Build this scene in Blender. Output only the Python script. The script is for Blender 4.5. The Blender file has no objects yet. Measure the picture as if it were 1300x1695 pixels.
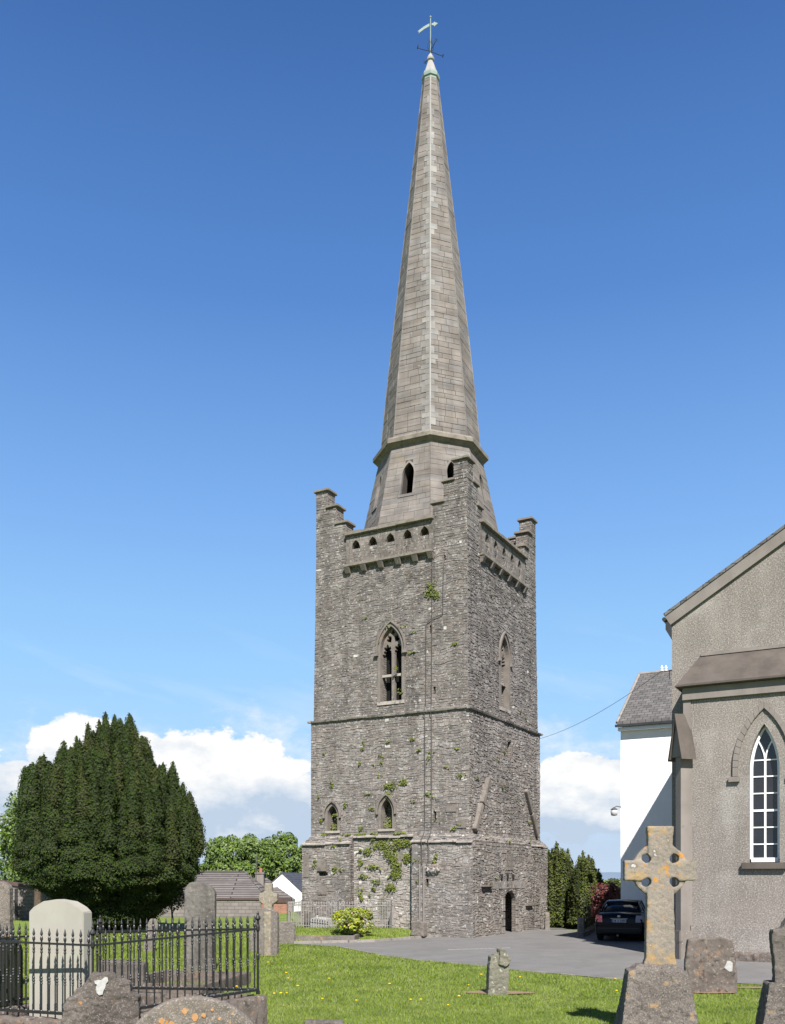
import bpy, bmesh, math, random
import numpy as np
from mathutils import Vector, Matrix, noise as mnoise
R = math.radians
random.seed(7); rs = np.random.RandomState(7)
SC = bpy.context.scene; COL = SC.collection
# ---------------------------------------------------------------- camera
FPX, HV, CZ = 1560.0, 1455.0, 2.3          # focal length in photo pixels, horizon row, eye height
cam = bpy.data.cameras.new('camera'); co = bpy.data.objects.new('camera', cam); COL.objects.link(co)
co.location = (0, 0, CZ); co.rotation_euler = (R(90), 0, 0)
cam.sensor_fit = 'HORIZONTAL'; cam.sensor_width = 36; cam.lens = 36*FPX/1300
cam.shift_y = (HV-847.5)/1300; cam.clip_start = .1; cam.clip_end = 9000
SC.camera = co
# ---------------------------------------------------------------- light and sky
SUNV = Vector((.253, -1.62, 1.67)).normalized()
SUN_EL = math.asin(SUNV.z); SUN_AZ = math.atan2(SUNV.x, SUNV.y)
sun = bpy.data.lights.new('sun', 'SUN'); sun.energy = 5.0; sun.angle = R(.5); sun.color = (1, .955, .905)
so = bpy.data.objects.new('sun', sun); COL.objects.link(so); so.rotation_euler = SUNV.to_track_quat('Z', 'Y').to_euler()
SC.view_settings.view_transform = 'Standard'; SC.view_settings.look = 'None'; SC.view_settings.gamma = 1
SC.view_settings.exposure = .95
world = bpy.data.worlds.new('World'); SC.world = world; world.use_nodes = True
def build_world():
    nt = world.node_tree; N = nt.nodes; L = nt.links; N.clear()
    def nd(t, **k):
        n = N.new(t)
        for a, b in k.items(): setattr(n, a, b)
        return n
    def M(op, a, b=None, c=None, clamp=False):
        n = nd('ShaderNodeMath', operation=op); n.use_clamp = clamp
        for i, v in enumerate((a, b, c)):
            if v is None: continue
            if isinstance(v, (int, float)): n.inputs[i].default_value = v
            else: L.new(v, n.inputs[i])
        return n.outputs[0]
    out = nd('ShaderNodeOutputWorld'); bg = nd('ShaderNodeBackground'); L.new(bg.outputs[0], out.inputs[0])
    sky = nd('ShaderNodeTexSky'); sky.sky_type = 'NISHITA'; sky.sun_disc = False
    sky.sun_elevation = SUN_EL; sky.sun_rotation = SUN_AZ; sky.altitude = 50; sky.air_density = 1.0; sky.dust_density = .3; sky.ozone_density = 2.2
    tc = nd('ShaderNodeTexCoord'); sx = nd('ShaderNodeSeparateXYZ'); L.new(tc.outputs['Generated'], sx.inputs[0])
    x, y, z = sx.outputs
    az = M('ARCTAN2', x, y); el = M('ARCSINE', z)
    # grade of the clear sky with elevation: deeper blue overhead, paler low down
    ramp = nd('ShaderNodeValToRGB'); L.new(M('MULTIPLY', el, 1/1.0, clamp=True), ramp.inputs[0])
    r = ramp.color_ramp; r.elements[0].position = 0; r.elements[0].color = (6.0, 8.2, 11.0, 1)
    r.elements[1].position = .80; r.elements[1].color = (.38, 1.33, 4.25, 1)
    for p, c in ((.10, (5.0, 7.9, 11.6)), (.22, (3.8, 7.2, 11.4)), (.36, (2.45, 5.2, 10.2)), (.55, (1.12, 2.98, 7.5))):
        e = r.elements.new(p); e.color = (*c, 1)
    e = r.elements.new(1.0); e.color = (.16, .55, 1.7, 1)
    mx = nd('ShaderNodeMix', data_type='RGBA'); mx.inputs[0].default_value = .82
    L.new(sky.outputs[0], mx.inputs[6]); L.new(ramp.outputs[0], mx.inputs[7])
    # cumulus
    cx = nd('ShaderNodeCombineXYZ'); L.new(M('MULTIPLY', az, 9.0), cx.inputs[0]); L.new(M('MULTIPLY', el, 15.0), cx.inputs[1])
    nz = nd('ShaderNodeTexNoise'); nz.inputs['Scale'].default_value = 1.0; nz.inputs['Detail'].default_value = 9; nz.inputs['Roughness'].default_value = .62
    L.new(cx.outputs[0], nz.inputs[0])
    cy = nd('ShaderNodeCombineXYZ'); L.new(M('MULTIPLY', az, 9.0), cy.inputs[0]); L.new(M('MULTIPLY_ADD', el, 15.0, -.34), cy.inputs[1])
    nz2 = nd('ShaderNodeTexNoise'); nz2.inputs['Scale'].default_value = 1.0; nz2.inputs['Detail'].default_value = 5
    L.new(cy.outputs[0], nz2.inputs[0])
    blobs = [(260, 1330, 300, 70), (960, 1330, 150, 70), (112, 1250, 62, 62), (160, 1240, 60, 50), (245, 1262, 50, 45), (335, 1262, 80, 62), (400, 1290, 90, 70), (470, 1300, 60, 50), (20, 1300, 70, 42),
             (940, 1300, 80, 52), (1000, 1300, 60, 46), (1180, 1290, 120, 60), (-120, 1270, 120, 70), (620, 1270, 90, 60), (1500, 1300, 200, 70), (-400, 1250, 200, 90)]
    dens = None
    for (u, v, ru, rv) in blobs:
        a0 = math.atan((u-650)/FPX); e0 = math.atan((HV-v)/FPX*math.cos(a0))
        dx = M('MULTIPLY', M('SUBTRACT', az, a0), FPX/ru*.95); dy = M('MULTIPLY', M('SUBTRACT', el, e0), FPX/rv*.95)
        d = M('SUBTRACT', 1.0, M('ADD', M('MULTIPLY', dx, dx), M('MULTIPLY', dy, dy)))
        dens = d if dens is None else M('MAXIMUM', dens, d)
    dens = M('MAXIMUM', dens, -1.2)
    f = M('ADD', M('MULTIPLY', M('SUBTRACT', nz.outputs[0], .5), 3.4), M('MULTIPLY', dens, .9))
    m1 = nd('ShaderNodeMapRange', interpolation_type='SMOOTHSTEP'); L.new(f, m1.inputs[0]); m1.inputs[1].default_value = .0; m1.inputs[2].default_value = .22
    # low hazy band of cloud near the horizon
    band = M('SUBTRACT', 1.0, M('ABSOLUTE', M('MULTIPLY', M('SUBTRACT', el, .05), 11.0)))
    f2 = M('ADD', M('MULTIPLY', M('SUBTRACT', nz.outputs[0], .5), 2.6), M('MULTIPLY', band, .65))
    m2 = nd('ShaderNodeMapRange', interpolation_type='SMOOTHSTEP'); L.new(f2, m2.inputs[0]); m2.inputs[1].default_value = -.25; m2.inputs[2].default_value = .55
    # faint wisps higher up
    cw = nd('ShaderNodeCombineXYZ'); L.new(M('MULTIPLY_ADD', el, 26.0, M('MULTIPLY', az, 7.0)), cw.inputs[0]); L.new(M('MULTIPLY', az, 5.0), cw.inputs[1])
    nw = nd('ShaderNodeTexNoise'); nw.inputs['Scale'].default_value = .8; nw.inputs['Detail'].default_value = 5; L.new(cw.outputs[0], nw.inputs[0])
    wm = nd('ShaderNodeMapRange'); L.new(nw.outputs[0], wm.inputs[0]); wm.inputs[1].default_value = .55; wm.inputs[2].default_value = .8; wm.inputs[4].default_value = .3
    wb = nd('ShaderNodeMapRange', interpolation_type='SMOOTHSTEP'); L.new(el, wb.inputs[0]); wb.inputs[1].default_value = .30; wb.inputs[2].default_value = .16
    mask = M('MAXIMUM', M('MAXIMUM', m1.outputs[0], M('MULTIPLY', m2.outputs[0], .75)), M('MULTIPLY', wm.outputs[0], wb.outputs[0]))
    # cloud tone: white tops, grey blue bellies
    hgt = M('MULTIPLY', M('SUBTRACT', M('SUBTRACT', nz2.outputs[0], nz.outputs[0]), -.02), 2.6)
    tone = M('ADD', M('MULTIPLY', M('SUBTRACT', el, .075), 9.5), M('MULTIPLY', hgt, -.9))
    tr = nd('ShaderNodeValToRGB'); L.new(M('ADD', tone, .28, clamp=True), tr.inputs[0])
    tr.color_ramp.elements[0].color = (5.6, 6.8, 8.4, 1); tr.color_ramp.elements[1].color = (10.6, 10.6, 10.5, 1)
    tr.color_ramp.elements[0].position = .0; tr.color_ramp.elements[1].position = .62
    m3 = nd('ShaderNodeMix', data_type='RGBA'); L.new(mask, m3.inputs[0]); L.new(mx.outputs[2], m3.inputs[6]); L.new(tr.outputs[0], m3.inputs[7])
    L.new(m3.outputs[2], bg.inputs[0]); bg.inputs[1].default_value = .050
build_world()
# ---------------------------------------------------------------- helpers
def P(u, v, z=0.0):                       # photo pixel -> point at height z
    Y = FPX*(CZ-z)/(v-HV); return Vector(((u-650)/FPX*Y, Y, z))
def PY(u, Y, z=0.0): return Vector(((u-650)/FPX*Y, Y, z))
def ZV(v, Y): return CZ-(v-HV)/FPX*Y
def sm(a, b, x):
    t = min(1, max(0, (x-a)/(b-a))); return t*t*(3-2*t)
def tag(o, label=None, cat=None, group=None, kind=None):
    if label: o['label'] = label
    if cat: o['category'] = cat
    if group: o['group'] = group
    if kind: o['kind'] = kind
    return o
def empty(name, loc=(0, 0, 0), rz=0, label=None, cat=None, group=None):
    o = bpy.data.objects.new(name, None); COL.objects.link(o); o.location = loc; o.rotation_euler = (0, 0, rz)
    return tag(o, label, cat, group)
def autouv(me):
    n = len(me.loops); 
    if not n: return
    uvl = me.uv_layers[0] if me.uv_layers else me.uv_layers.new(name='uv')
    vc = np.zeros(len(me.vertices)*3, 'f'); me.vertices.foreach_get('co', vc); vc = vc.reshape(-1, 3)
    nf = len(me.polygons); nr = np.zeros(nf*3, 'f'); me.polygons.foreach_get('normal', nr); nr = nr.reshape(-1, 3)
    ls = np.zeros(nf, 'i'); lt = np.zeros(nf, 'i'); me.polygons.foreach_get('loop_start', ls); me.polygons.foreach_get('loop_total', lt)
    vi = np.zeros(n, 'i'); me.loops.foreach_get('vertex_index', vi)
    fi = np.zeros(n, 'i'); fi[ls] = 1; fi = np.cumsum(fi)-1
    N = nr[fi]; C = vc[vi]
    flat = np.abs(N[:, 2]) > .96
    T = np.stack([-N[:, 1], N[:, 0], np.zeros(n)], 1); T /= np.maximum(np.linalg.norm(T, axis=1, keepdims=True), 1e-6)
    B = np.cross(N, T)
    T[flat] = (1, 0, 0); B[flat] = (0, 1, 0)
    uv = np.stack([(C*T).sum(1), (C*B).sum(1)], 1).astype('f')
    uvl.data.foreach_set('uv', uv.ravel())
class MB:
    def __init__(s): s.v = []; s.f = []
    def add(s, vs, fs):
        k = len(s.v); s.v += [tuple(p) for p in vs]; s.f += [tuple(i+k for i in f) for f in fs]; return s
    def box(s, x0, x1, y0, y1, z0, z1, M=None):
        vs = [Vector(p) for p in ((x0,y0,z0),(x1,y0,z0),(x1,y1,z0),(x0,y1,z0),(x0,y0,z1),(x1,y0,z1),(x1,y1,z1),(x0,y1,z1))]
        if M: vs = [M @ p for p in vs]
        return s.add(vs, [(0,3,2,1),(4,5,6,7),(0,1,5,4),(1,2,6,5),(2,3,7,6),(3,0,4,7)])
    def hexa(s, b, t):                      # bottom ring and top ring of equal length
        n = len(b); return s.add(list(b)+list(t), [tuple(reversed(range(n))), tuple(range(n, 2*n))]+[(i, (i+1) % n, n+(i+1) % n, n+i) for i in range(n)])
    def prism(s, pts, fn, d0, d1): return s.hexa([fn(a, b, d0) for a, b in pts], [fn(a, b, d1) for a, b in pts])
    def loft(s, rings, cap=True):
        n = len(rings[0]); vs = [p for r in rings for p in r]; fs = []
        for k in range(len(rings)-1):
            fs += [(k*n+i, k*n+(i+1) % n, (k+1)*n+(i+1) % n, (k+1)*n+i) for i in range(n)]
        if cap: fs += [tuple(reversed(range(n))), tuple(range((len(rings)-1)*n, len(rings)*n))]
        return s.add(vs, fs)
    def tube(s, pts, rad, n=8):
        pts = [Vector(p) for p in pts]; rad = rad if isinstance(rad, (list, tuple)) else [rad]*len(pts); rings = []
        for i, p in enumerate(pts):
            d = (pts[min(i+1, len(pts)-1)]-pts[max(i-1, 0)]).normalized()
            a = d.orthogonal().normalized() if i == 0 else (a-d*a.dot(d)).normalized()
            b = d.cross(a)
            rings.append([p+(a*math.cos(t)+b*math.sin(t))*rad[i] for t in [2*math.pi*k/n for k in range(n)]])
        return s.loft(rings)
    def lathe(s, prof, n=12, c=(0, 0, 0), ph=0):
        return s.loft([[(c[0]+r*math.cos(ph+2*math.pi*k/n), c[1]+r*math.sin(ph+2*math.pi*k/n), c[2]+z) for k in range(n)] for r, z in prof])
    def sphere(s, c, r, n=10, m=7, sz=1):
        return s.lathe([(max(1e-3, r*math.sin(math.pi*k/m)), -r*sz*math.cos(math.pi*k/m)) for k in range(m+1)], n, c)
    def build(s, name, mat, parent=None, smooth=False, bevel=0, loc=None, recalc=True):
        me = bpy.data.meshes.new(name); me.from_pydata(s.v, [], s.f)
        if recalc or bevel:
            bm = bmesh.new(); bm.from_mesh(me); bmesh.ops.recalc_face_normals(bm, faces=bm.faces)
            if bevel: bmesh.ops.bevel(bm, geom=[e for e in bm.edges if len(e.link_faces) == 2 and e.calc_face_angle(0) > .5], offset=bevel, segments=2, affect='EDGES', clamp_overlap=True)
            bm.to_mesh(me); bm.free()
        me.update(); autouv(me)
        if smooth: me.polygons.foreach_set('use_smooth', [True]*len(me.polygons))
        me.materials.append(mat)
        o = bpy.data.objects.new(name, me); COL.objects.link(o); o.parent = parent
        if loc: o.location = loc
        return o
def bake(o):
    bpy.context.view_layer.update(); dg = bpy.context.evaluated_depsgraph_get(); m = bpy.data.meshes.new_from_object(o.evaluated_get(dg))
    o.modifiers.clear(); old = o.data; o.data = m; m.name = old.name; autouv(m); return o
def cut(o, mb):
    c = mb.build('cutter', MAT['iron']); c.matrix_world = o.matrix_world.copy()
    c.parent = o.parent; c.location = o.location; c.rotation_euler = o.rotation_euler
    md = o.modifiers.new('b', 'BOOLEAN'); md.operation = 'DIFFERENCE'; md.solver = 'EXACT'; md.object = c
    bake(o); bpy.data.objects.remove(c); return o
def roughen(o, vox=.03, amp=.012, sc=4.0, big=.0):
    md = o.modifiers.new('r', 'REMESH'); md.mode = 'VOXEL'; md.voxel_size = vox; md.use_smooth_shade = True; bake(o)
    me = o.data; off = Vector((random.random()*50, random.random()*50, random.random()*50))
    cs = [v.co.copy() for v in me.vertices]; ns = [v.normal.copy() for v in me.vertices]
    for v, c, n in zip(me.vertices, cs, ns):
        d = amp*mnoise.fractal(c*sc*3+off, .6, 2.0, 4)+big*mnoise.noise(c*1.6+off); v.co = c+n*d
    me.update(); me.set_sharp_from_angle(angle=R(32)); autouv(me)
    return o
def quads(name, Q, mat, parent=None):
    Q = np.asarray(Q, 'f'); n, k = Q.shape[:2]; me = bpy.data.meshes.new(name)
    me.vertices.add(n*k); me.vertices.foreach_set('co', Q.ravel())
    me.loops.add(n*k); me.loops.foreach_set('vertex_index', np.arange(n*k, dtype='i'))
    me.polygons.add(n); me.polygons.foreach_set('loop_start', np.arange(0, n*k, k, dtype='i')); me.polygons.foreach_set('loop_total', np.full(n, k, 'i'))
    me.update(calc_edges=True); me.materials.append(mat)
    o = bpy.data.objects.new(name, me); COL.objects.link(o); o.parent = parent; return o
def leaves(C, Nn, size, asp=.6, tilt=.7):
    """leaf quads at centres C facing roughly along Nn"""
    n = len(C); N = Nn+rs.normal(0, tilt, (n, 3)); N /= np.linalg.norm(N, axis=1, keepdims=True)+1e-9
    A = rs.normal(0, 1, (n, 3)); A -= (A*N).sum(1, keepdims=True)*N; A /= np.linalg.norm(A, axis=1, keepdims=True)+1e-9; B = np.cross(N, A)
    s = (size*rs.uniform(.6, 1.35, n))[:, None] if np.isscalar(size) else (size*rs.uniform(.6, 1.35, n))[:, None]
    return np.stack([C-A*s, C-B*s*asp, C+A*s, C+B*s*asp], 1)
# ---------------------------------------------------------------- materials
MAT = {}
def mat(name, cols, ns=3.0, island=0, spots=(), streak=0, brick=None, bump=(30, .5, .01), rough=.92, spec=.25, metal=0, trans=0, warp=0, big=0, coat=0, pale=0, band=0):
    m = bpy.data.materials.new(name); m.use_nodes = True; nt = m.node_tree; N = nt.nodes; L = nt.links; bs = N['Principled BSDF']
    bs.inputs['Roughness'].default_value = rough; bs.inputs['Specular IOR Level'].default_value = spec; bs.inputs['Metallic'].default_value = metal
    bs.inputs['Coat Weight'].default_value = coat
    def nd(t, **k):
        n = N.new(t)
        for a, b in k.items(): setattr(n, a, b)
        return n
    def mix(f, a, b, bt='MIX'):
        n = nd('ShaderNodeMix', data_type='RGBA', blend_type=bt)
        for i, v in ((0, f), (6, a), (7, b)):
            if isinstance(v, (int, float)): n.inputs[i].default_value = v
            elif isinstance(v, tuple): n.inputs[i].default_value = (*v, 1)
            else: L.new(v, n.inputs[i])
        return n.outputs[2]
    if name.startswith(('rubble', 'mortar', 'dressed', 'panel', 'sill', 'ashlar', 'moulding', 'render', 'weathering', 'grave_d', 'grave_mid', 'grave_orange', 'cross', 'slab', 'kerb', 'block', 'rooft', 'joint')):
        cols = [(c[0]*1.04, c[1]*1.0, c[2]*.985) for c in cols]
    A_ = .69
    if name.startswith(('leaf', 'moss', 'yew')): A_ = .84
    if name.startswith(('white_w', 'white_p', 'dandelion', 'red_lens', 'clear_lens')): A_ = .95
    cols = [tuple(v*A_ for v in c) for c in cols]; spots = [(tuple(v*A_ for v in c), *q) for c, *q in spots]
    if brick: brick = (*brick[:3], tuple(v*A_ for v in brick[3]), brick[4])
    tc = nd('ShaderNodeTexCoord'); ob = tc.outputs['Object']
    def noise(scale, detail=6, rough_=.6, vec=None, sc3=None):
        n = nd('ShaderNodeTexNoise'); n.inputs['Scale'].default_value = scale; n.inputs['Detail'].default_value = detail; n.inputs['Roughness'].default_value = rough_
        v = vec or ob
        if sc3:
            mp = nd('ShaderNodeMapping'); mp.inputs['Scale'].default_value = sc3; L.new(v, mp.inputs[0]); v = mp.outputs[0]
        L.new(v, n.inputs[0]); return n.outputs[0]
    def rng(v, a, b, c=0, d=1):
        n = nd('ShaderNodeMapRange'); L.new(v, n.inputs[0])
        for i, q in enumerate((a, b, c, d)): n.inputs[i+1].default_value = q
        return n.outputs[0]
    rp = nd('ShaderNodeValToRGB'); L.new(rng(noise(ns), .3, .7), rp.inputs[0])
    r = rp.color_ramp
    while len(r.elements) < len(cols): r.elements.new(.5)
    for i, c in enumerate(cols): r.elements[i].position = i/max(1, len(cols)-1); r.elements[i].color = (*c, 1)
    col = rp.outputs[0]; hgt = None
    if big:
        col = mix(rng(noise(big, 3), .35, .65, .0, .45), col, tuple(c*.55 for c in cols[0]))
    if island:
        g = nd('ShaderNodeNewGeometry'); ri = g.outputs['Random Per Island']
        hs = nd('ShaderNodeHueSaturation'); L.new(col, hs.inputs['Color']); L.new(rng(ri, 0, 1, 1-island, 1+island), hs.inputs['Value'])
        wn = nd('ShaderNodeTexWhiteNoise', noise_dimensions='1D'); L.new(ri, wn.inputs['W']); L.new(rng(wn.outputs[0], 0, 1, .65, 1.3), hs.inputs['Saturation'])
        col = hs.outputs[0]
        if pale:
            w2 = nd('ShaderNodeTexWhiteNoise', noise_dimensions='2D'); L.new(ri, w2.inputs['Vector']); col = mix(rng(w2.outputs[0], 1-pale, 1-pale+.001, 0, .75), col, (.56, .53, .48))
    if brick:
        bw, bh, ms, mc, var = brick
        uv = tc.outputs['UV']
        bt = nd('ShaderNodeTexBrick'); L.new(uv, bt.inputs[0]); bt.inputs['Scale'].default_value = 1; bt.inputs['Brick Width'].default_value = bw
        bt.inputs['Row Height'].default_value = bh; bt.inputs['Mortar Size'].default_value = ms; bt.inputs['Mortar Smooth'].default_value = .2
        bt.inputs['Color1'].default_value = (1-var,)*3+(1,); bt.inputs['Color2'].default_value = (1+var,)*3+(1,); bt.inputs['Mortar'].default_value = (1, 1, 1, 1)
        if warp:
            wv = nd('ShaderNodeTexNoise'); wv.inputs['Scale'].default_value = 2.5; L.new(uv, wv.inputs[0])
            va = nd('ShaderNodeVectorMath', operation='MULTIPLY_ADD'); L.new(wv.outputs['Color'], va.inputs[0]); va.inputs[1].default_value = (warp,)*3; L.new(uv, va.inputs[2]); L.new(va.outputs[0], bt.inputs[0])
        col = mix(1.0, col, bt.outputs['Color'], 'MULTIPLY'); col = mix(bt.outputs['Fac'], col, mc); hgt = bt.outputs['Fac']
    if band: col = mix(rng(noise(1.0, 3, .7, sc3=(.35, .35, 2.6)), .42, .66, 0, band), col, tuple(c*.45 for c in cols[0]))
    if streak: col = mix(rng(noise(1.0, 5, .6, sc3=(2.2, 2.2, .18)), .42, .68, 0, streak), col, tuple(c*.38 for c in cols[0]))
    for (c, s, a, b, amt) in spots: col = mix(rng(noise(s, 4, .55), a, b, 0, amt), col, c)
    L.new(col, bs.inputs['Base Color'])
    if bump:
        bp = nd('ShaderNodeBump'); bp.inputs['Strength'].default_value = bump[1]; bp.inputs['Distance'].default_value = bump[2]; L.new(noise(bump[0], 6, .65), bp.inputs['Height'])
        last = bp
        if hgt is not None:
            b2 = nd('ShaderNodeBump'); b2.invert = True; b2.inputs['Strength'].default_value = .8; b2.inputs['Distance'].default_value = .02; L.new(hgt, b2.inputs['Height']); L.new(bp.outputs[0], b2.inputs['Normal']); last = b2
        L.new(last.outputs[0], bs.inputs['Normal'])
    if trans:
        tl = nd('ShaderNodeBsdfTranslucent'); L.new(col, tl.inputs[0]); ms_ = nd('ShaderNodeMixShader'); ms_.inputs[0].default_value = trans
        L.new(bs.outputs[0], ms_.inputs[1]); L.new(tl.outputs[0], ms_.inputs[2]); L.new(ms_.outputs[0], N['Material Output'].inputs[0])
    MAT[name] = m; return m
W_ = (.62, .60, .56); OR_ = (.50, .22, .045); YE = (.42, .32, .13); GR = (.085, .11, .022)
mat('iron', [(.012, .012, .013), (.03, .027, .025)], 20, bump=(60, .3, .002), rough=.45, spec=.5)
mat('grey_iron', [(.30, .27, .25), (.42, .40, .38)], 12, spots=[((.06, .05, .05), 9, .6, .66, .8)], bump=None, rough=.6)
mat('rubble', [(.20, .184, .168), (.275, .254, .232), (.35, .326, .30)], .7, island=.18, streak=.62, big=.45, pale=.006,
    spots=[((.44, .415, .385), 1.9, .53, .66, .45), ((.34, .26, .17), .9, .62, .76, .35), (GR, 1.6, .66, .74, .4), ((.09, .083, .077), 3.2, .56, .66, .55), (W_, 9.5, .585, .635, .6)], bump=(26, .9, .016))
mat('rubble_low', [(.235, .217, .198), (.325, .301, .276), (.42, .392, .362)], .6, island=.20, streak=.42, big=.45, pale=.012,
    spots=[((.50, .475, .44), 1.7, .53, .66, .45), ((.36, .21, .14), 1.1, .62, .75, .35), (GR, 1.3, .64, .72, .5), ((.09, .083, .077), 3.2, .56, .66, .6), (W_, 8.5, .58, .63, .65)], bump=(26, .9, .016))
mat('mortar', [(.22, .20, .178), (.29, .267, .242)], 2.5, brick=(.28, .10, .012, (.11, .10, .09), .25), warp=.08, bump=(30, .8, .02))
mat('rubble_pale', [(.31, .29, .26), (.42, .395, .36), (.50, .475, .435)], 1.2, island=.18, pale=.05, spots=[(GR, 1.4, .56, .66, .6), ((.17, .155, .14), 1.5, .55, .7, .6)], bump=(26, .8, .015))
mat('dressed', [(.19, .172, .152), (.28, .256, .228)], 3.0, spots=[(W_, 9, .68, .73, .8), ((.08, .07, .065), 4, .6, .7, .6), ((.36, .22, .12), 2, .62, .75, .4)], bump=(30, .6, .01))
mat('panel', [(.18, .163, .143), (.26, .238, .21), (.34, .315, .285)], 2.0, streak=.45, brick=(.5, .24, .006, (.13, .12, .105), .12), warp=.12, spots=[(W_, 9, .60, .66, .6), ((.09, .08, .072), 5, .56, .66, .55)], bump=(26, .9, .015))
mat('belfry_dark', [(.008, .008, .008), (.012, .012, .012)], 3, bump=None)  # near-black for the added panels that darken the belfry openings
mat('sill_pale', [(.32, .295, .26), (.56, .53, .48)], 3.0, spots=[((.12, .11, .10), 5, .55, .65, .7), ((.40, .27, .14), 3, .6, .7, .5)], bump=(30, .6, .01))
mat('ashlar', [(.24, .222, .20), (.32, .298, .272)], 1.2, island=.10, streak=.35, band=.55, spots=[((.30, .235, .165), .9, .62, .72, .4), (W_, 9, .70, .74, .5)], bump=(35, .4, .006))
mat('joint', [(.075, .068, .062), (.10, .09, .082)], 3, bump=None)
mat('arris_stone', [(.30, .283, .26), (.40, .38, .355)], 1.5, island=.2, band=.4, streak=.3, bump=(30, .4, .005))
mat('arris', [(.36, .345, .32), (.47, .45, .42)], 2.5, bump=(30, .4, .01))
mat('moulding', [(.20, .182, .15), (.32, .295, .25)], 3.0, spots=[((.10, .11, .05), 4, .55, .7, .6), ((.10, .09, .08), 7, .6, .7, .5)], bump=(30, .6, .01))
mat('copper', [(.27, .35, .31), (.36, .42, .38)], 6, bump=None, rough=.5)
mat('whitestone', [(.38, .36, .34), (.48, .46, .43)], 6, bump=(30, .3, .005))
mat('render_grey', [(.29, .265, .235), (.37, .34, .305)], .9, big=.25, streak=.25, spots=[((.60, .575, .53), .55, .52, .74, .6), ((.60, .57, .52), 25, .50, .61, .48), ((.11, .098, .088), 28, .51, .61, .52)], bump=(55, 1.0, .015))
mat('render_smooth', [(.24, .22, .198), (.315, .29, .262)], 1.5, streak=.25, spots=[((.13, .12, .11), 12, .6, .7, .4)], bump=(40, .5, .005))
mat('weathering', [(.105, .092, .08), (.15, .132, .114)], 1.0, streak=.4, spots=[((.13, .12, .11), 8, .58, .7, .5)], bump=(30, .6, .01))
mat('slate', [(.12, .115, .112), (.19, .18, .172)], 2.0, brick=(.32, .22, .012, (.05, .05, .05), .22), spots=[((.34, .29, .22), 5, .66, .74, .6)], bump=(25, .4, .008), rough=.7)
mat('dark_slate', [(.07, .07, .085), (.11, .105, .12)], 3, brick=(.3, .22, .012, (.03, .03, .035), .2), bump=None, rough=.6)
mat('rooftile', [(.16, .15, .142), (.21, .197, .188)], 1.2, brick=(9, .36, .05, (.05, .042, .038), .2), spots=[((.30, .25, .20), 4, .6, .72, .5)], bump=(20, .5, .01))
mat('white_wall', [(.78, .78, .755), (.86, .86, .84)], 1.2, streak=.05, bump=(14, .8, .02))
mat('white_paint', [(.80, .80, .79), (.86, .86, .85)], 4, bump=None, rough=.4)
mat('gutter', [(.03, .03, .032), (.05, .05, .05)], 4, bump=None, rough=.4, spec=.5)
mat('blockwall', [(.22, .205, .195), (.29, .27, .255)], 1.2, brick=(.44, .215, .012, (.16, .15, .14), .12), bump=(30, .5, .01))
mat('redbrick', [(.33, .13, .075), (.42, .18, .11)], 2, brick=(.22, .075, .01, (.3, .27, .24), .2), bump=None)
mat('terracotta', [(.42, .17, .11), (.5, .22, .15)], 3, bump=None)
mat('darkred', [(.09, .062, .055), (.13, .09, .08)], 3, bump=None)
mat('tarmac', [(.195, .187, .18), (.245, .236, .228)], 1.2, spots=[((.31, .295, .28), 60, .55, .66, .6), ((.09, .088, .09), 60, .58, .66, .6), ((.29, .27, .255), .5, .6, .75, .5), ((.17, .162, .155), .45, .56, .58, .35), ((.15, .14, .13), 2.2, .62, .66, .4)], bump=(90, .7, .006))
mat('road_paint', [(.45, .44, .42), (.62, .61, .59)], 6, spots=[((.2, .2, .2), 10, .52, .6, .8)], bump=None)
mat('kerbstone', [(.27, .25, .23), (.38, .36, .33)], 4, spots=[((.10, .11, .05), 6, .58, .68, .6)], bump=(40, .6, .008))
mat('lawn', [(.15, .215, .03), (.21, .28, .048), (.27, .335, .07)], .7, spots=[((.21, .24, .075), 2.0, .58, .72, .5), ((.055, .10, .016), 9, .56, .7, .6)], bump=(40, 1, .03))
mat('blade', [(.22, .305, .042), (.29, .375, .065), (.37, .43, .105)], .8, island=.3, spots=[((.13, .21, .03), 1.3, .50, .66, .55), ((.46, .43, .19), 2.6, .62, .74, .25)], bump=None, trans=.35, rough=.6)
mat('soil', [(.26, .17, .11), (.36, .25, .17)], 6, bump=(40, .8, .02))
mat('hill_haze', [(.20, .27, .36), (.23, .30, .38)], .003, bump=None)  # blue-grey of distant haze mixed into the hill colour
mat('farland', [(.09, .14, .04), (.12, .17, .05)], .01, bump=None)
mat('grave_pale', [(.42, .395, .335), (.49, .46, .395)], 2.0, streak=.12, spots=[((.20, .20, .17), 30, .71, .74, .8), ((.42, .44, .36), 2, .55, .7, .5)], bump=(40, .25, .004))
mat('grave_dark', [(.095, .086, .078), (.15, .136, .122), (.21, .19, .17)], 3.0, spots=[((.34, .30, .26), 28, .58, .68, .5), ((.30, .25, .20), 5, .6, .7, .4), ((.05, .045, .045), 9, .58, .66, .6)], bump=(35, .9, .015))
mat('grave_dark_white', [(.085, .074, .066), (.13, .115, .102), (.19, .168, .15)], 2.2, streak=.3, spots=[((.40, .35, .30), 55, .55, .66, .6), ((.20, .17, .15), 12, .56, .66, .6), (OR_, 7, .68, .71, .8), ((.05, .045, .045), 9, .58, .66, .6)], bump=(35, .9, .015))
mat('grave_orange', [(.18, .158, .135), (.25, .222, .19)], 3.0, streak=.4, spots=[((.50, .46, .40), 60, .54, .64, .6), ((.09, .08, .075), 26, .58, .66, .6), (OR_, 5.2, .655, .68, .95), ((.50, .30, .12), 12, .66, .70, .7)], bump=(35, .9, .012))
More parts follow.
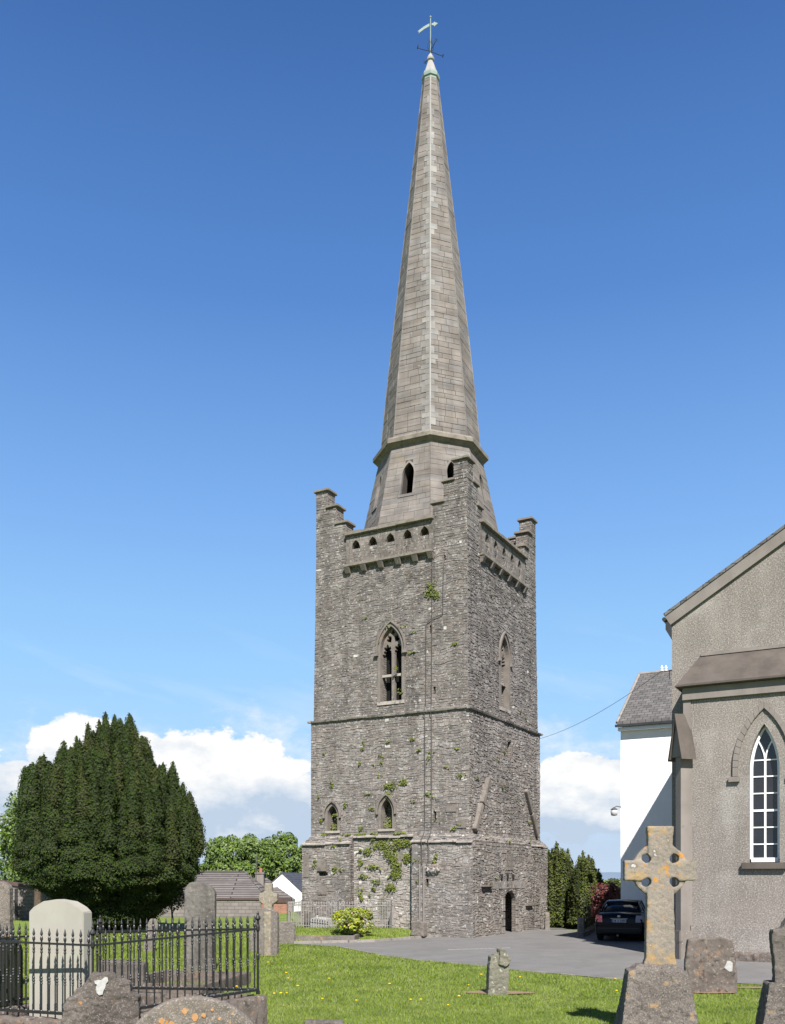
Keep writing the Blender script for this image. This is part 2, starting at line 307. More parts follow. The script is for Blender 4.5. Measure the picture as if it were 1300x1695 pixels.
mat('cross_stone', [(.26, .232, .192), (.345, .308, .255)], 2.5, streak=.25, spots=[((.50, .46, .40), 48, .56, .68, .4), ((.12, .105, .09), 42, .57, .68, .45), ((.10, .088, .075), 6, .60, .70, .5), ((.46, .29, .10), 5, .52, .62, .55), ((.58, .27, .05), 7, .62, .66, .85), ((.66, .63, .60), 6, .69, .71, .9)], bump=(35, .8, .01))
mat('cross_base', [(.15, .134, .12), (.225, .202, .178)], 2.0, streak=.3, spots=[((.44, .39, .33), 50, .54, .66, .6), ((.05, .045, .04), 40, .55, .64, .6), ((.07, .062, .058), 10, .57, .66, .6), ((.50, .31, .13), 4, .62, .68, .5)], bump=(35, 1, .014))
mat('slab_brown', [(.12, .102, .09), (.21, .182, .16)], 4.0, spots=[((.42, .36, .29), 16, .58, .66, .55), ((.05, .045, .042), 9, .58, .64, .7), ((.36, .20, .11), 7, .60, .66, .5)], bump=(30, 1, .015))
mat('white_lichen', [(.42, .41, .39), (.62, .61, .59)], 25, bump=(40, .5, .004))
mat('orange_lichen', [(.48, .22, .07), (.56, .36, .20)], 25, bump=(60, .8, .004))
mat('grave_mid', [(.18, .163, .143), (.255, .232, .205)], 3.0, streak=.35, spots=[((.45, .41, .36), 20, .58, .66, .6), ((.10, .095, .085), 8, .6, .68, .5), ((.48, .30, .12), 2.5, .62, .72, .6)], bump=(35, .8, .012))
mat('grave_ribbed', [(.15, .135, .12), (.24, .22, .195)], 3.0, streak=.75, spots=[((.42, .38, .33), 20, .58, .66, .5), ((.09, .08, .07), 10, .55, .66, .6), ((.46, .30, .15), 2.0, .64, .74, .5)], bump=(35, .8, .012))
mat('grave_ochre', [(.27, .232, .175), (.35, .305, .235)], 3.0, spots=[(OR_, 6, .6, .66, .6), ((.5, .48, .42), 12, .58, .66, .6)], bump=(35, .8, .012))
mat('grave_moss', [(.19, .182, .135), (.26, .245, .19)], 5.0, spots=[((.15, .14, .12), 9, .55, .65, .6), ((.55, .54, .45), 14, .62, .67, .8)], bump=(30, 1, .015))
mat('polished', [(.012, .012, .016), (.02, .02, .028)], 8, bump=None, rough=.12, spec=.6)
mat('conduit', [(.10, .095, .09), (.14, .13, .12)], 6, bump=None, rough=.6)
mat('conduit_pale', [(.32, .30, .28), (.38, .36, .34)], 6, bump=None, rough=.6)
mat('hole_shade', [(.03, .028, .026), (.05, .046, .042)], 3, bump=None)
mat('wood_door', [(.05, .035, .025), (.08, .055, .04)], 3, brick=(5, .14, .01, (.02, .015, .01), .1), bump=None)
mat('bark', [(.09, .065, .045), (.16, .12, .09)], 5, bump=(18, 1, .03))
mat('yew', [(.026, .042, .011), (.040, .062, .016), (.056, .080, .022)], 1.0, island=.22, bump=None, trans=.12, rough=.8, spec=.1)
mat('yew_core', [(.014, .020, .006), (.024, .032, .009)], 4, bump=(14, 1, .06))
mat('yew_warm', [(.036, .048, .014), (.054, .068, .020), (.074, .086, .027)], 1.0, island=.22, bump=None, trans=.12, rough=.8, spec=.1)
mat('yew_olive', [(.060, .078, .020), (.095, .115, .030), (.13, .145, .042)], 1.0, island=.25, bump=None, trans=.15, rough=.8, spec=.1)
mat('leaf', [(.10, .165, .035), (.16, .235, .055), (.23, .30, .09)], .8, island=.35, bump=None, trans=.3, rough=.55)
mat('leaf_bright', [(.20, .25, .035), (.33, .38, .06), (.46, .46, .09)], 3, island=.35, bump=None, trans=.3, rough=.45)
mat('leaf_red', [(.11, .035, .038), (.19, .075, .065)], 2, island=.4, bump=None, trans=.3, rough=.55)
mat('leaf_grey', [(.10, .10, .08), (.20, .19, .16)], 2, island=.4, bump=None, trans=.2)
mat('moss', [(.13, .165, .035), (.22, .245, .06)], 5, island=.3, bump=None, trans=.25)
mat('car_paint', [(.004, .005, .009), (.006, .007, .012)], 4, bump=None, rough=.35, spec=.15, coat=.08)
mat('car_glass', [(.015, .018, .022), (.02, .024, .03)], 4, bump=None, rough=.1, spec=.2)
mat('rubber', [(.012, .012, .012), (.02, .02, .02)], 4, bump=None, rough=.85)
mat('alloy', [(.35, .35, .36), (.4, .4, .4)], 4, bump=None, rough=.3, metal=.8)
mat('red_lens', [(.60, .02, .03), (.75, .05, .05)], 25, spots=[((.85, .6, .55), 22, .58, .62, .8)], bump=None, rough=.15, spec=.7)
mat('clear_lens', [(.35, .33, .36), (.45, .42, .45)], 20, bump=None, rough=.15, spec=.7)
mat('plate', [(.55, .58, .62), (.6, .62, .66)], 10, bump=None, rough=.4)
mat('plate_blue', [(.05, .12, .45), (.05, .12, .45)], 10, bump=None, rough=.4)
mat('glass', [(.02, .022, .026), (.035, .038, .045)], 1.5, bump=(1.5, .12, .02), rough=.04, spec=.5)
mat('dandelion', [(.85, .52, .01), (.9, .6, .02)], 4, bump=None)
mat('lampwhite', [(.6, .6, .6), (.7, .7, .7)], 4, bump=None, rough=.4)
mat('flower_pink', [(.75, .35, .32), (.8, .45, .4)], 4, bump=None)
# ---------------------------------------------------------------- masonry
def courses(mb, BL, BR, TL, TR, h, w, gap=.006, proud=(.0, .03), jit=.3, inset=.005, hole=None, wv=.0):
    BL, BR, TL, TR = map(Vector, (BL, BR, TL, TR)); H = (TL-BL).length; Wb = (BR-BL).length; Wt = (TR-TL).length
    n = (BR-BL).cross(TL-BL).normalized(); z = 0
    up = (TL-BL).normalized()
    def pt(s, t):
        p = (BL.lerp(BR, s)).lerp(TL.lerp(TR, s), t)
        return p+up*(wv*mnoise.noise(p*.9+Vector((7, 3, 1)))*min(1, 8*t, 8*(1-t))+wv*.5*mnoise.noise(p*2.6)*min(1, 8*t, 8*(1-t))) if wv else p
    while z < H-.02:
        hh = random.uniform(*h); hh = min(hh, H-z)
        if H-z-hh < h[0]*.5: hh = H-z
        t0 = z/H; t1 = (z+hh)/H; Wd = Wb+(Wt-Wb)*(t0+t1)/2; x = 0
        while x < Wd-.01:
            ww = random.uniform(*w)*(1.6 if random.random() < .08 else 1); ww = min(ww, Wd-x)
            if Wd-x-ww < w[0]*.6: ww = Wd-x
            a0, a1 = x+gap, x+ww-gap; o_ = hh*random.uniform(-.16, .16) if wv and 0 < z < H-hh-.01 else 0; o2 = hh*random.uniform(-.2, .1) if wv else 0; b0, b1 = z+gap+o_, z+hh-gap+o_+o2
            ivs = [(a0, a1)]; fx = Wb/Wd if Wd > 0 else 1
            if hole and any(hole(p*fx, q) for p in (a0, (a0+a1)/2, a1) for q in (b0, (b0+b1)/2, b1)):
                ns = 16; ok = [not any(hole((a0+(a1-a0)*(k+e)/ns)*fx, q) for e in (0, 1) for q in (b0, (b0+b1)/2, b1)) for k in range(ns)]; ivs = []; st = None
                for k in range(ns+1):
                    if k < ns and ok[k]:
                        if st is None: st = k
                    elif st is not None:
                        ivs.append((a0+(a1-a0)*st/ns, a0+(a1-a0)*k/ns)); st = None
            for (c0, c1) in ivs:
                if c1-c0 < .035 or b1 <= b0: continue
                pr = random.uniform(*proud); cs = []; fs = []
                g = inset
                for (p, q, sp, sq) in ((c0, b0, 1, 1), (c1, b0, -1, 1), (c1, b1, -1, -1), (c0, b1, 1, -1)):
                    base = pt(min(1, max(0, p/Wd)), min(1, max(0, q/H)))
                    cs.append(base-n*.02)
                    jx = random.uniform(0, jit)*(hh if hh < ww else ww)*.25
                    jy = random.uniform(0, jit)*hh*.3
                    fs.append(pt(min(1, max(0, (p+sp*(g+jx))/Wd)), min(1, max(0, (q+sq*(g*.6+jy))/H)))+n*(pr+random.uniform(-.3, .3)*(proud[1]-proud[0])*.8))
                mb.add(cs+fs, [(4, 5, 6, 7), (0, 1, 5, 4), (1, 2, 6, 5), (2, 3, 7, 6), (3, 0, 4, 7)])
            x += ww
        z += hh
def arch(w, z0, zs, za, n=8, sharp=1.0):
    """pointed arch outline centred on 0: list of (x, z) anticlockwise from lower left... """
    h = w/2; rise = za-zs
    rad = (h*h+rise*rise)/(2*h); pts = [(-h, z0), (h, z0)]
    cxr = h-rad; a1 = math.atan2(rise, -cxr)
    R1 = [(cxr+rad*math.cos(a1*k/n), zs+rad*math.sin(a1*k/n)) for k in range(n+1)]
    return pts+R1+[(-x, z) for x, z in reversed(R1[:-1])]
def arch_ring(mb, w, z0, zs, za, t, fn, d0, d1, n=8, foot=None):
    """frame following a pointed arch (inner w/zs/za), thickness t"""
    inn = arch(w, z0, zs, za, n)[1:]+[(-w/2, z0)]; out = arch(w+2*t, z0 if foot is None else foot, zs, za+t*1.25, n)[1:]+[(-w/2-t, z0 if foot is None else foot)]
    if foot is not None: inn[0] = (w/2, foot); inn[-1] = (-w/2, foot)
    for i in range(len(inn)-1):
        q = [inn[i], out[i], out[i+1], inn[i+1]]
        mb.hexa([fn(a, b, d0) for a, b in q], [fn(a, b, d1) for a, b in q])
def in_arch(x, z, c, w, z0, zs, za):
    if z < z0 or z > za or abs(x-c) > w/2: return False
    if z <= zs: return True
    h = w/2; rise = za-zs; rad = (h*h+rise*rise)/(2*h); dx = abs(x-c)-(h-rad)
    return dx*dx+(z-zs)**2 < rad*rad
# ---------------------------------------------------------------- ground
ROAD = [P(486, 1563), P(621, 1560), P(667, 1556), P(757, 1549.5), (3.3, 38.4, 0), (3.4, 41, 0), (9, 46, 0), (10.2, 43.6, 0), PY(905, 43.2), PY(962, 41.5), PY(986, 46), PY(1010, 50), (16, 60, 0), (30, 60, 0),
        (30, 19.5, 0), P(1330, 1634), P(1217, 1628), P(1040, 1622), P(1000, 1619.5), P(930, 1613), P(860, 1607), P(760, 1596), P(691, 1590), P(633, 1582), P(564, 1568)]
ROAD = [Vector((p[0], p[1])) for p in ROAD]
KERB = [Vector((-6.5, 33.0)), Vector((-4.2, 33.1)), ROAD[0], ROAD[1], ROAD[2], ROAD[3], Vector((3.6, 39.4))]
def inpoly(x, y, poly):
    c = False; j = len(poly)-1
    for i in range(len(poly)):
        a, b = poly[i], poly[j]
        if (a.y > y) != (b.y > y) and x < (b.x-a.x)*(y-a.y)/(b.y-a.y)+a.x: c = not c
        j = i
    return c
def kerb_y(x):
    for a, b in zip(KERB, KERB[1:]):
        if a.x <= x <= b.x: return a.y+(b.y-a.y)*(x-a.x)/(b.x-a.x)
    return 33.0 if x < KERB[0].x else 1e9
def gh(x, y):
    h = 0
    ky = kerb_y(x)
    if ky < 1e8: h += .30*sm(ky+.1, ky+3.0, y)*sm(-9, -5.5, x)
    h -= 2.6*sm(58.5, 66, y)
    if y < 60 and not (h == 0 and x > -5 and inpoly(x, y, ROAD)): h += .02*mnoise.noise(Vector((x*.8, y*.8, 0)))-.012
    elif y < 60: h -= .012
    return h
def ground():
    xs = sorted(set([-4000, -1500, -600, -250, -120, -70, -45]+[round(-30+.3*i, 2) for i in range(170)]+[25, 35, 50, 80, 150, 400, 1000, 2500, 4000]))
    ys = sorted(set([-300, -60, -20, 0, 5]+[round(8+.3*i, 2) for i in range(200)]+[70, 76, 85, 100, 140, 220, 400, 900, 2000, 4200]))
    V = [(x, y, gh(x, y)) for y in ys for x in xs]; nx = len(xs)
    F = [(j*nx+i, j*nx+i+1, (j+1)*nx+i+1, (j+1)*nx+i) for j in range(len(ys)-1) for i in range(nx-1)]
    mb = MB(); mb.v = V; mb.f = F
    tag(mb.build('ground', MAT['lawn'], smooth=True, recalc=False), kind='structure')
ground()
mb = MB(); mb.v = [(p.x, p.y, .006) for p in ROAD]; mb.f = [tuple(range(len(ROAD)))]
rd = mb.build('road', MAT['tarmac'], recalc=False); tag(rd, kind='structure')
if rd.data.polygons[0].normal.z < 0: rd.data.flip_normals()
mb = MB(); a, b = P(742, 1573), P(806, 1571.5); b2 = P(845, 1570)
mb.add([(a.x, a.y, .010), (b2.x, b2.y-.0, .010), (b2.x, b2.y+.14, .010), (a.x, a.y+.14, .010)], [(0, 1, 2, 3)])
tag(mb.build('road_marking', MAT['road_paint'], recalc=False), kind='structure')
mb = MB()                                     # kerb along the raised lawn, in separate stones
for i in range(2, 5):
    a, b = KERB[i], KERB[i+1]; n = max(1, int((b-a).length/.9)); d = (b-a)/n; nn = Vector((-d.y, d.x)).normalized()*.13
    for k in range(n):
        p, q = a+d*k+d*.01, a+d*(k+1)-d*.01; z = .10+random.uniform(-.008, .008)
        mb.hexa([(c.x, c.y, -.05) for c in (p, q, q+nn, p+nn)], [(c.x, c.y, z) for c in (p, q, q+nn, p+nn)])
tag(mb.build('kerb', MAT['kerbstone'], bevel=.012), kind='structure')
mb = MB()                                     # pale broken edging of the lawn by the tarmac
EDGE = [ROAD[i] for i in range(15, 25)]
for a, b in zip(EDGE, EDGE[1:]):
    n = max(1, int((b-a).length/.35)); d = (b-a)/n; nn = Vector((-d.y, d.x)).normalized()*.05
    for k in range(n):
        if random.random() < .25: continue
        p, q = a+d*k, a+d*(k+.92); w = random.uniform(.5, 1.1)
        mb.hexa([(c.x, c.y, -.03) for c in (p-nn*w, q-nn*w, q+nn*w, p+nn*w)], [(c.x, c.y, .02) for c in (p-nn*w, q-nn*w, q+nn*w, p+nn*w)])
tag(mb.build('edging', MAT['kerbstone']), kind='structure')
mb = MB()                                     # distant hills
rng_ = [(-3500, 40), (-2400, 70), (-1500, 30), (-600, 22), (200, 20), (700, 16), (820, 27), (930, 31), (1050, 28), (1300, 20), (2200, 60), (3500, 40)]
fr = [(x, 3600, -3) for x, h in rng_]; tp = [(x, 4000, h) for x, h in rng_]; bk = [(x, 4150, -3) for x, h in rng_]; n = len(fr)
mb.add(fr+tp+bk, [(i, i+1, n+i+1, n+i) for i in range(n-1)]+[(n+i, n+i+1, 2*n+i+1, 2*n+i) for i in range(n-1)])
tag(mb.build('hills', MAT['hill_haze'], smooth=True, recalc=False), kind='structure')
SOIL = [(P(824, 1644), 1.25, .30), (P(1176, 1643), .95, .28), (P(445, 1583), .5, .2), (P(1250, 1636), .9, .16)]
mb = MB()
for p, rx, ry in SOIL:
    n = 22; ring = [(p.x+rx*.6*math.cos(t)*random.uniform(.8, 1.1), p.y+ry*math.sin(t)*random.uniform(.8, 1.1), .016) for t in [2*math.pi*k/n for k in range(n)]]
    mb.add(ring, [tuple(range(n))])
tag(mb.build('soil', MAT['soil'], recalc=False), kind='structure')
def grass():
    n = 420000
    Y = 12.2+(40-12.2)*rs.rand(n)**1.5; u = rs.uniform(-30, 1330, n); X = (u-650)/FPX*Y
    keep = np.ones(n, bool); road = np.zeros(n, bool); j = len(ROAD)-1
    for i in range(len(ROAD)):
        a, b = ROAD[i], ROAD[j]
        c = ((a.y > Y) != (b.y > Y)); xx = (b.x-a.x)*(Y-a.y)/(b.y-a.y+1e-12)+a.x; road ^= (c & (X < xx)); j = i
    keep &= ~road
    for p, rx, ry in SOIL: keep &= (((X-p.x)/(rx*.6))**2+((Y-p.y)/ry)**2 > rs.uniform(.5, 1.2, n))
    lx = (X-3.01)*.877-(Y-37)*.480; ly = (X-3.01)*.480+(Y-37)*.877     # tower plan
    keep &= ~((lx > -7.8) & (lx < .35) & (ly > -.35) & (ly < 8.5))
    X, Y = X[keep], Y[keep]; n = len(X)
    Z = np.array([gh(x, y) for x, y in zip(X, Y)])
    s = Y/16.0; clump = np.array([mnoise.noise(Vector((x*2.2, y*2.2, 3))) for x, y in zip(X, Y)])
    hgt = rs.uniform(.022, .052, n)*(1+.55*clump)*np.clip(s, .85, 1.5); w = rs.uniform(.0045, .0085, n)*s
    a = rs.uniform(0, 2*np.pi, n); lean = rs.uniform(.2, 1.1, n)*hgt; la = rs.uniform(0, 2*np.pi, n)
    q = np.zeros((n, 3, 3)); q[:, 0] = np.stack([X-np.cos(a)*w, Y-np.sin(a)*w, Z-.005], 1); q[:, 1] = np.stack([X+np.cos(a)*w, Y+np.sin(a)*w, Z-.005], 1)
    q[:, 2] = np.stack([X+np.cos(la)*lean, Y+np.sin(la)*lean, Z+hgt], 1)
    tag(quads('grass', q, MAT['blade']), 'short sunlit lawn grass between the gravestones', 'grass', kind='stuff')
grass()
# dandelions
fl = None
DAN = [(776, 1634), (680, 1660), (697, 1659), (742, 1668), (645, 1634), (1019, 1624), (1021, 1645), (474, 1615), (444, 1597), (545, 1624), (477, 1624), (493, 1637), (465, 1650), (475, 1648), (454, 1650), (534, 1658), (590, 1661), (797, 1618), (861, 1622), (392, 1638), (760, 1655)]
for i, (u, v) in enumerate(DAN):
    p = P(u, v); r = random.uniform(.7, 1.15)
    if i == 0:
        fl = empty('dandelion', p, 0, 'small yellow dandelion flower in the lawn', 'flower', 'dandelions dotted over the lawn')
        mb = MB(); mb.lathe([(.004, .055), (.024, .062), (.030, .070), (.020, .078), (.002, .08)], 9); mb.build('flower_head', MAT['dandelion'], fl)
        mb = MB(); mb.tube([(0, 0, -.01), (.003, 0, .03), (0, 0, .058)], .0025, 5); mb.build('stem', MAT['blade'], fl)
        kids = list(fl.children)
        fl.scale = (r,)*3
    else:
        o = fl.copy(); COL.objects.link(o); o.location = p; o.scale = (r,)*3
        for c in kids:
            d = c.copy(); COL.objects.link(d); d.parent = o
# ---------------------------------------------------------------- bell tower
TW, TD = 7.43, 8.10; ROT = math.atan2(-.480, .877)
T = empty('bell_tower', (3.01, 37.0, 0), ROT, 'tall medieval stone bell tower with stepped battlements and a tapering octagonal spire', 'tower')
IN1, IN2 = .08, .16
def hull(z0, z1, i0, i1):
    mb = MB(); r = lambda i, z: [(-TW+i, i, z), (-i, i, z), (-i, TD-i, z), (-TW+i, TD-i, z)]
    return mb.hexa(r(i0, z0), r(i1, z1))
fL = lambda c: (lambda a, b, d: (-c+a, -d, b))              # left face: a along +x (right), b up, d outward
fR = lambda c: (lambda a, b, d: (d, c+a, b))               # right face
# openings: centre, width, z0, zs, za
LW = [(3.55, 1.02, 9.62, 11.75, 12.72)]; RW = [(3.95, 1.02, 9.62, 11.75, 12.72)]
NL = [(6.33, .50, 4.34, 4.98, 5.42), (3.70, .54, 4.36, 5.06, 5.60)]
SL = [(1.74, 12.2, 12.52, .10), (1.56, 9.72, 10.02, .10), (1.5, 4.66, 5.02, .11), (1.12, 14.95, 15.25, .09)]
SR = [(4.25, 7.45, 8.25, .46), (1.55, 7.2, 7.35, .16)]
# stage two
s2 = hull(3.9, 9.0, 0, 0).build('lower_wall', MAT['mortar'], T)
c = MB()
for (x, w, z0, zs, za) in NL: c.prism(arch(w, z0, zs, za), fL(x), .5, -.50)
x, z0, z1, w = SL[2]; c.box(-x-w/2, -x+w/2, -.5, .6, z0, z1)
for x, z0, z1, w in SR: c.box(-.40, .5, x-w/2, x+w/2, z0, z1)
cut(s2, c)
s3 = hull(9.0, 16.2, IN1, IN2).build('belfry_wall', MAT['mortar'], T)
c = MB().box(-TW+1.2, -1.2, 1.2, TD-1.2, 9.2, 15.6); cut(s3, c)
c = MB()
for (x, w, z0, zs, za) in LW: c.prism(arch(w, z0, zs, za), fL(x), .5, -1.5)
for x, z0, z1, w in (SL[0], SL[1], SL[3]): c.box(-x-w/2, -x+w/2, -.5, .8, z0, z1)
cut(s3, c)
c = MB()
for (x, w, z0, zs, za) in RW: c.prism(arch(w, z0, zs, za), fR(x), .5, -1.5)
cut(s3, c)
# base stage
DB = .28
bs_ = MB(); bs_.box(-TW-.02, .0, .03, TD+.02, -.6, 3.89)
base = bs_.build('base_wall', MAT['mortar'], T)
DOOR = (3.62, 1.30, -.1, 1.25, 1.64)
def baseblock(x0, x1, y0, y1, o):       # projecting pier with a sloped top, o = which sides slope
    mb = MB(); mb.box(x0, x1, y0, y1, -.6, 3.78)
    a, b, c_, d = o
    mb.hexa([(x0, y0, 3.78), (x1, y0, 3.78), (x1, y1, 3.78), (x0, y1, 3.78)], [(x0+a, y0+b, 4.12), (x1-c_, y0+b, 4.12), (x1-c_, y1-d, 4.12), (x0+a, y1-d, 4.12)])
    return mb
PIERS = [(-2.40, DB, -DB, 1.4), (-TW-DB, -5.30, -DB, 1.4)]
p1 = baseblock(-2.40, DB, -DB, TD+DB, (.0, DB, DB, DB)).build('base_pier', MAT['mortar'], T)
cut(p1, MB().prism(arch(DOOR[1], DOOR[2], DOOR[3], DOOR[4]+.1), fR(DOOR[0]), .5, -.30))
cut(p1, MB().box(-2.2, .10, DOOR[0]-1.2, DOOR[0]+1.6, -.05, 2.6))
cut(base, MB().prism(arch(DOOR[1]+.02, DOOR[2]-.01, DOOR[3], DOOR[4]+.11), fR(DOOR[0]), .5, -.30))
cut(base, MB().box(-2.25, .12, DOOR[0]-1.25, DOOR[0]+1.65, -.06, 2.62))
c = MB().box(-1.7-.055, -1.7+.055, -.6, .5, 1.95, 2.30); cut(p1, c)
p2 = baseblock(-TW-DB, -5.30, -DB, TD+DB, (DB, DB, .0, DB)).build('base_pier', MAT['mortar'], T)
cut(p2, MB().box(-6.85, -6.40, -.6, .15, 2.42, 2.58))
# stones
def hole_of(items, rects=(), m=.05, off=0, zo=0, flip=None):
    def h(x, z):
        X = (flip-x) if flip is not None else x+off; Z = z+zo
        for (c, w, z0, zs, za) in items:
            if in_arch(X, Z, c, w+2*m+.22, z0-.14, zs, za+.2): return True
        for (c, z0, z1, w) in rects:
            if abs(X-c) < w/2+.015 and z0-.02 < Z < z1+.02: return True
        return False
    return h
mb = MB(); H_, W_r = (.045, .14), (.07, .27)
courses(mb, (-TW, 0, 4.1), (0, 0, 4.1), (-TW, 0, 9.0), (0, 0, 9.0), H_, W_r, wv=.16, jit=.3, gap=.003, proud=(0, .018), hole=hole_of(NL, [(SL[2][0], SL[2][1], SL[2][2], SL[2][3])], flip=TW, zo=4.1))
courses(mb, (0, 0, 4.1), (0, TD, 4.1), (0, 0, 9.0), (0, TD, 9.0), H_, W_r, wv=.16, jit=.3, gap=.003, proud=(.0, .03), hole=hole_of([], SR, zo=4.1))
mb.build('rubble_facing', MAT['rubble_low'], T, recalc=False)
mb = MB()
courses(mb, (-TW+IN1, IN1, 9.1), (-IN1, IN1, 9.1), (-TW+IN2, IN2, 16.2), (-IN2, IN2, 16.2), H_, W_r, wv=.16, jit=.3, gap=.003, proud=(0, .018), hole=hole_of(LW, [SL[0], SL[1], SL[3]], flip=TW-IN1, zo=9.1))
courses(mb, (-IN1, IN1, 9.1), (-IN1, TD-IN1, 9.1), (-IN2, IN2, 16.2), (-IN2, TD-IN2, 16.2), H_, W_r, wv=.16, jit=.3, gap=.003, proud=(.0, .03), hole=hole_of(RW, [], off=IN1, zo=9.1))
mb.build('rubble_facing', MAT['rubble'], T, recalc=False)
mb = MB()
courses(mb, (-2.40, -DB, -.1), (DB, -DB, -.1), (-2.40, -DB, 3.76), (DB, -DB, 3.76), H_, W_r, wv=.16, jit=.3, gap=.003, proud=(0, .018), hole=lambda x, z: (abs(-2.40+x+1.7) < .07 and 1.93 < z-.1 < 2.32))
courses(mb, (-TW-DB, -DB, -.1), (-5.30, -DB, -.1), (-TW-DB, -DB, 3.76), (-5.30, -DB, 3.76), H_, W_r, wv=.16, jit=.3, gap=.003, proud=(0, .018), hole=lambda x, z: (-6.87 < -TW-DB+x < -6.38 and 2.40 < z-.1 < 2.60))
courses(mb, (-TW-DB, -DB, 3.8), (-5.30, -DB, 3.8), (-TW, 0, 4.12), (-5.30, 0, 4.12), H_, W_r, wv=.05, jit=.5, gap=.004)
courses(mb, (-2.40, -DB, 3.8), (DB, -DB, 3.8), (-2.40, 0, 4.12), (0, 0, 4.12), H_, W_r, wv=.05, jit=.5, gap=.004)
courses(mb, (-2.40, 0, .0), (-2.40, -DB, .0), (-2.40, 0, 3.76), (-2.40, -DB, 3.76), H_, (.1, .28))
courses(mb, (-5.30, -DB, .0), (-5.30, 0, .0), (-5.30, -DB, 3.76), (-5.30, 0, 3.76), H_, (.1, .28))
courses(mb, (DB, -DB, -.1), (DB, TD+DB, -.1), (DB, -DB, 3.76), (DB, TD+DB, 3.76), H_, W_r, wv=.16, jit=.3, gap=.003, proud=(.0, .03), hole=lambda x, z: in_arch(x-DB, z-.1, DOOR[0], DOOR[1]+.1, -.2, DOOR[3], DOOR[4]+.15))
courses(mb, (DB, -DB, 3.8), (DB, TD+DB, 3.8), (0, 0, 4.12), (0, TD, 4.12), H_, W_r, wv=.05, jit=.5, gap=.004)
mb.build('rubble_facing', MAT['rubble_low'], T, recalc=False)
mb = MB()
courses(mb, (-5.30, .03, .0), (-2.40, .03, .0), (-5.30, .03, 4.0), (-2.40, .03, 4.0), H_, W_r, wv=.16, jit=.3, gap=.003, proud=(0, .018))
mb.build('limewashed_facing', MAT['rubble_pale'], T, recalc=False)
# string courses
def band(mb, i, z0, z1, proud, n=None, step=.9):
    for (a, b) in (((-TW+i, i), (-i, i)), ((-i, i), (-i, TD-i)), ((-i, TD-i), (-TW+i, TD-i)), ((-TW+i, TD-i), (-TW+i, i))):
        a = Vector(a); b = Vector(b); d = (b-a); L_ = d.length; d.normalize(); nn = Vector((d.y, -d.x)); k = max(1, int(L_/step))
        for q in range(k):
            p0 = a+d*(L_*q/k+(.004 if q else -proud)); p1_ = a+d*(L_*(q+1)/k-(.004 if q < k-1 else -proud*.98)); pr = proud*random.uniform(.8, 1.1); dz = random.uniform(-.012, .012)
            o = nn*pr; c_ = nn*-.05
            mb.hexa([(p0.x+c_.x, p0.y+c_.y, z0+dz), (p0.x+o.x*.75, p0.y+o.y*.75, z0+dz), (p1_.x+o.x*.75, p1_.y+o.y*.75, z0+dz), (p1_.x+c_.x, p1_.y+c_.y, z0+dz)],
                    [(p0.x+c_.x, p0.y+c_.y, z1+dz), (p0.x+o.x, p0.y+o.y, z1-.04+dz), (p1_.x+o.x, p1_.y+o.y, z1-.04+dz), (p1_.x+c_.x, p1_.y+c_.y, z1+dz)])
mb = MB(); band(mb, 0, 9.0, 9.10, .12); mb.build('string_course', MAT['sill_pale'], T)
def ledge(mb, p0, p1, z, pr=.10, hh=.10):
    p0 = Vector(p0); p1 = Vector(p1); d = p1-p0; L_ = d.length; d.normalize(); nn = Vector((d.y, -d.x)); k = max(1, int(L_/.55))
    for q in range(k):
        a = p0+d*(L_*q/k+.004); b = p0+d*(L_*(q+1)/k-.004); o = nn*pr*random.uniform(.7, 1.2); i = nn*-.1; dz = random.uniform(-.03, .03)
        mb.hexa([(c.x, c.y, z+dz) for c in (a+i, a+o, b+o, b+i)], [(c.x, c.y, z+hh+dz+e) for c, e in ((a+i, .06), (a+o, 0), (b+o, 0), (b+i, .06))])
for a in (((-2.42, -DB), (DB, -DB), 3.74, .09, .06), ((-TW-DB, -DB), (-5.28, -DB), 3.74, .09, .06), ((-5.25, 0), (-2.45, 0), 4.0, .12, .07), ((-TW-DB, 1.5), (-TW-DB, -DB), 3.74, .08, .06), ((DB, TD-1.9), (DB, TD+DB), 3.74, .05, .05)):
    mb = MB(); ledge(mb, *a); mb.build('offset_ledge', MAT['sill_pale'], T)
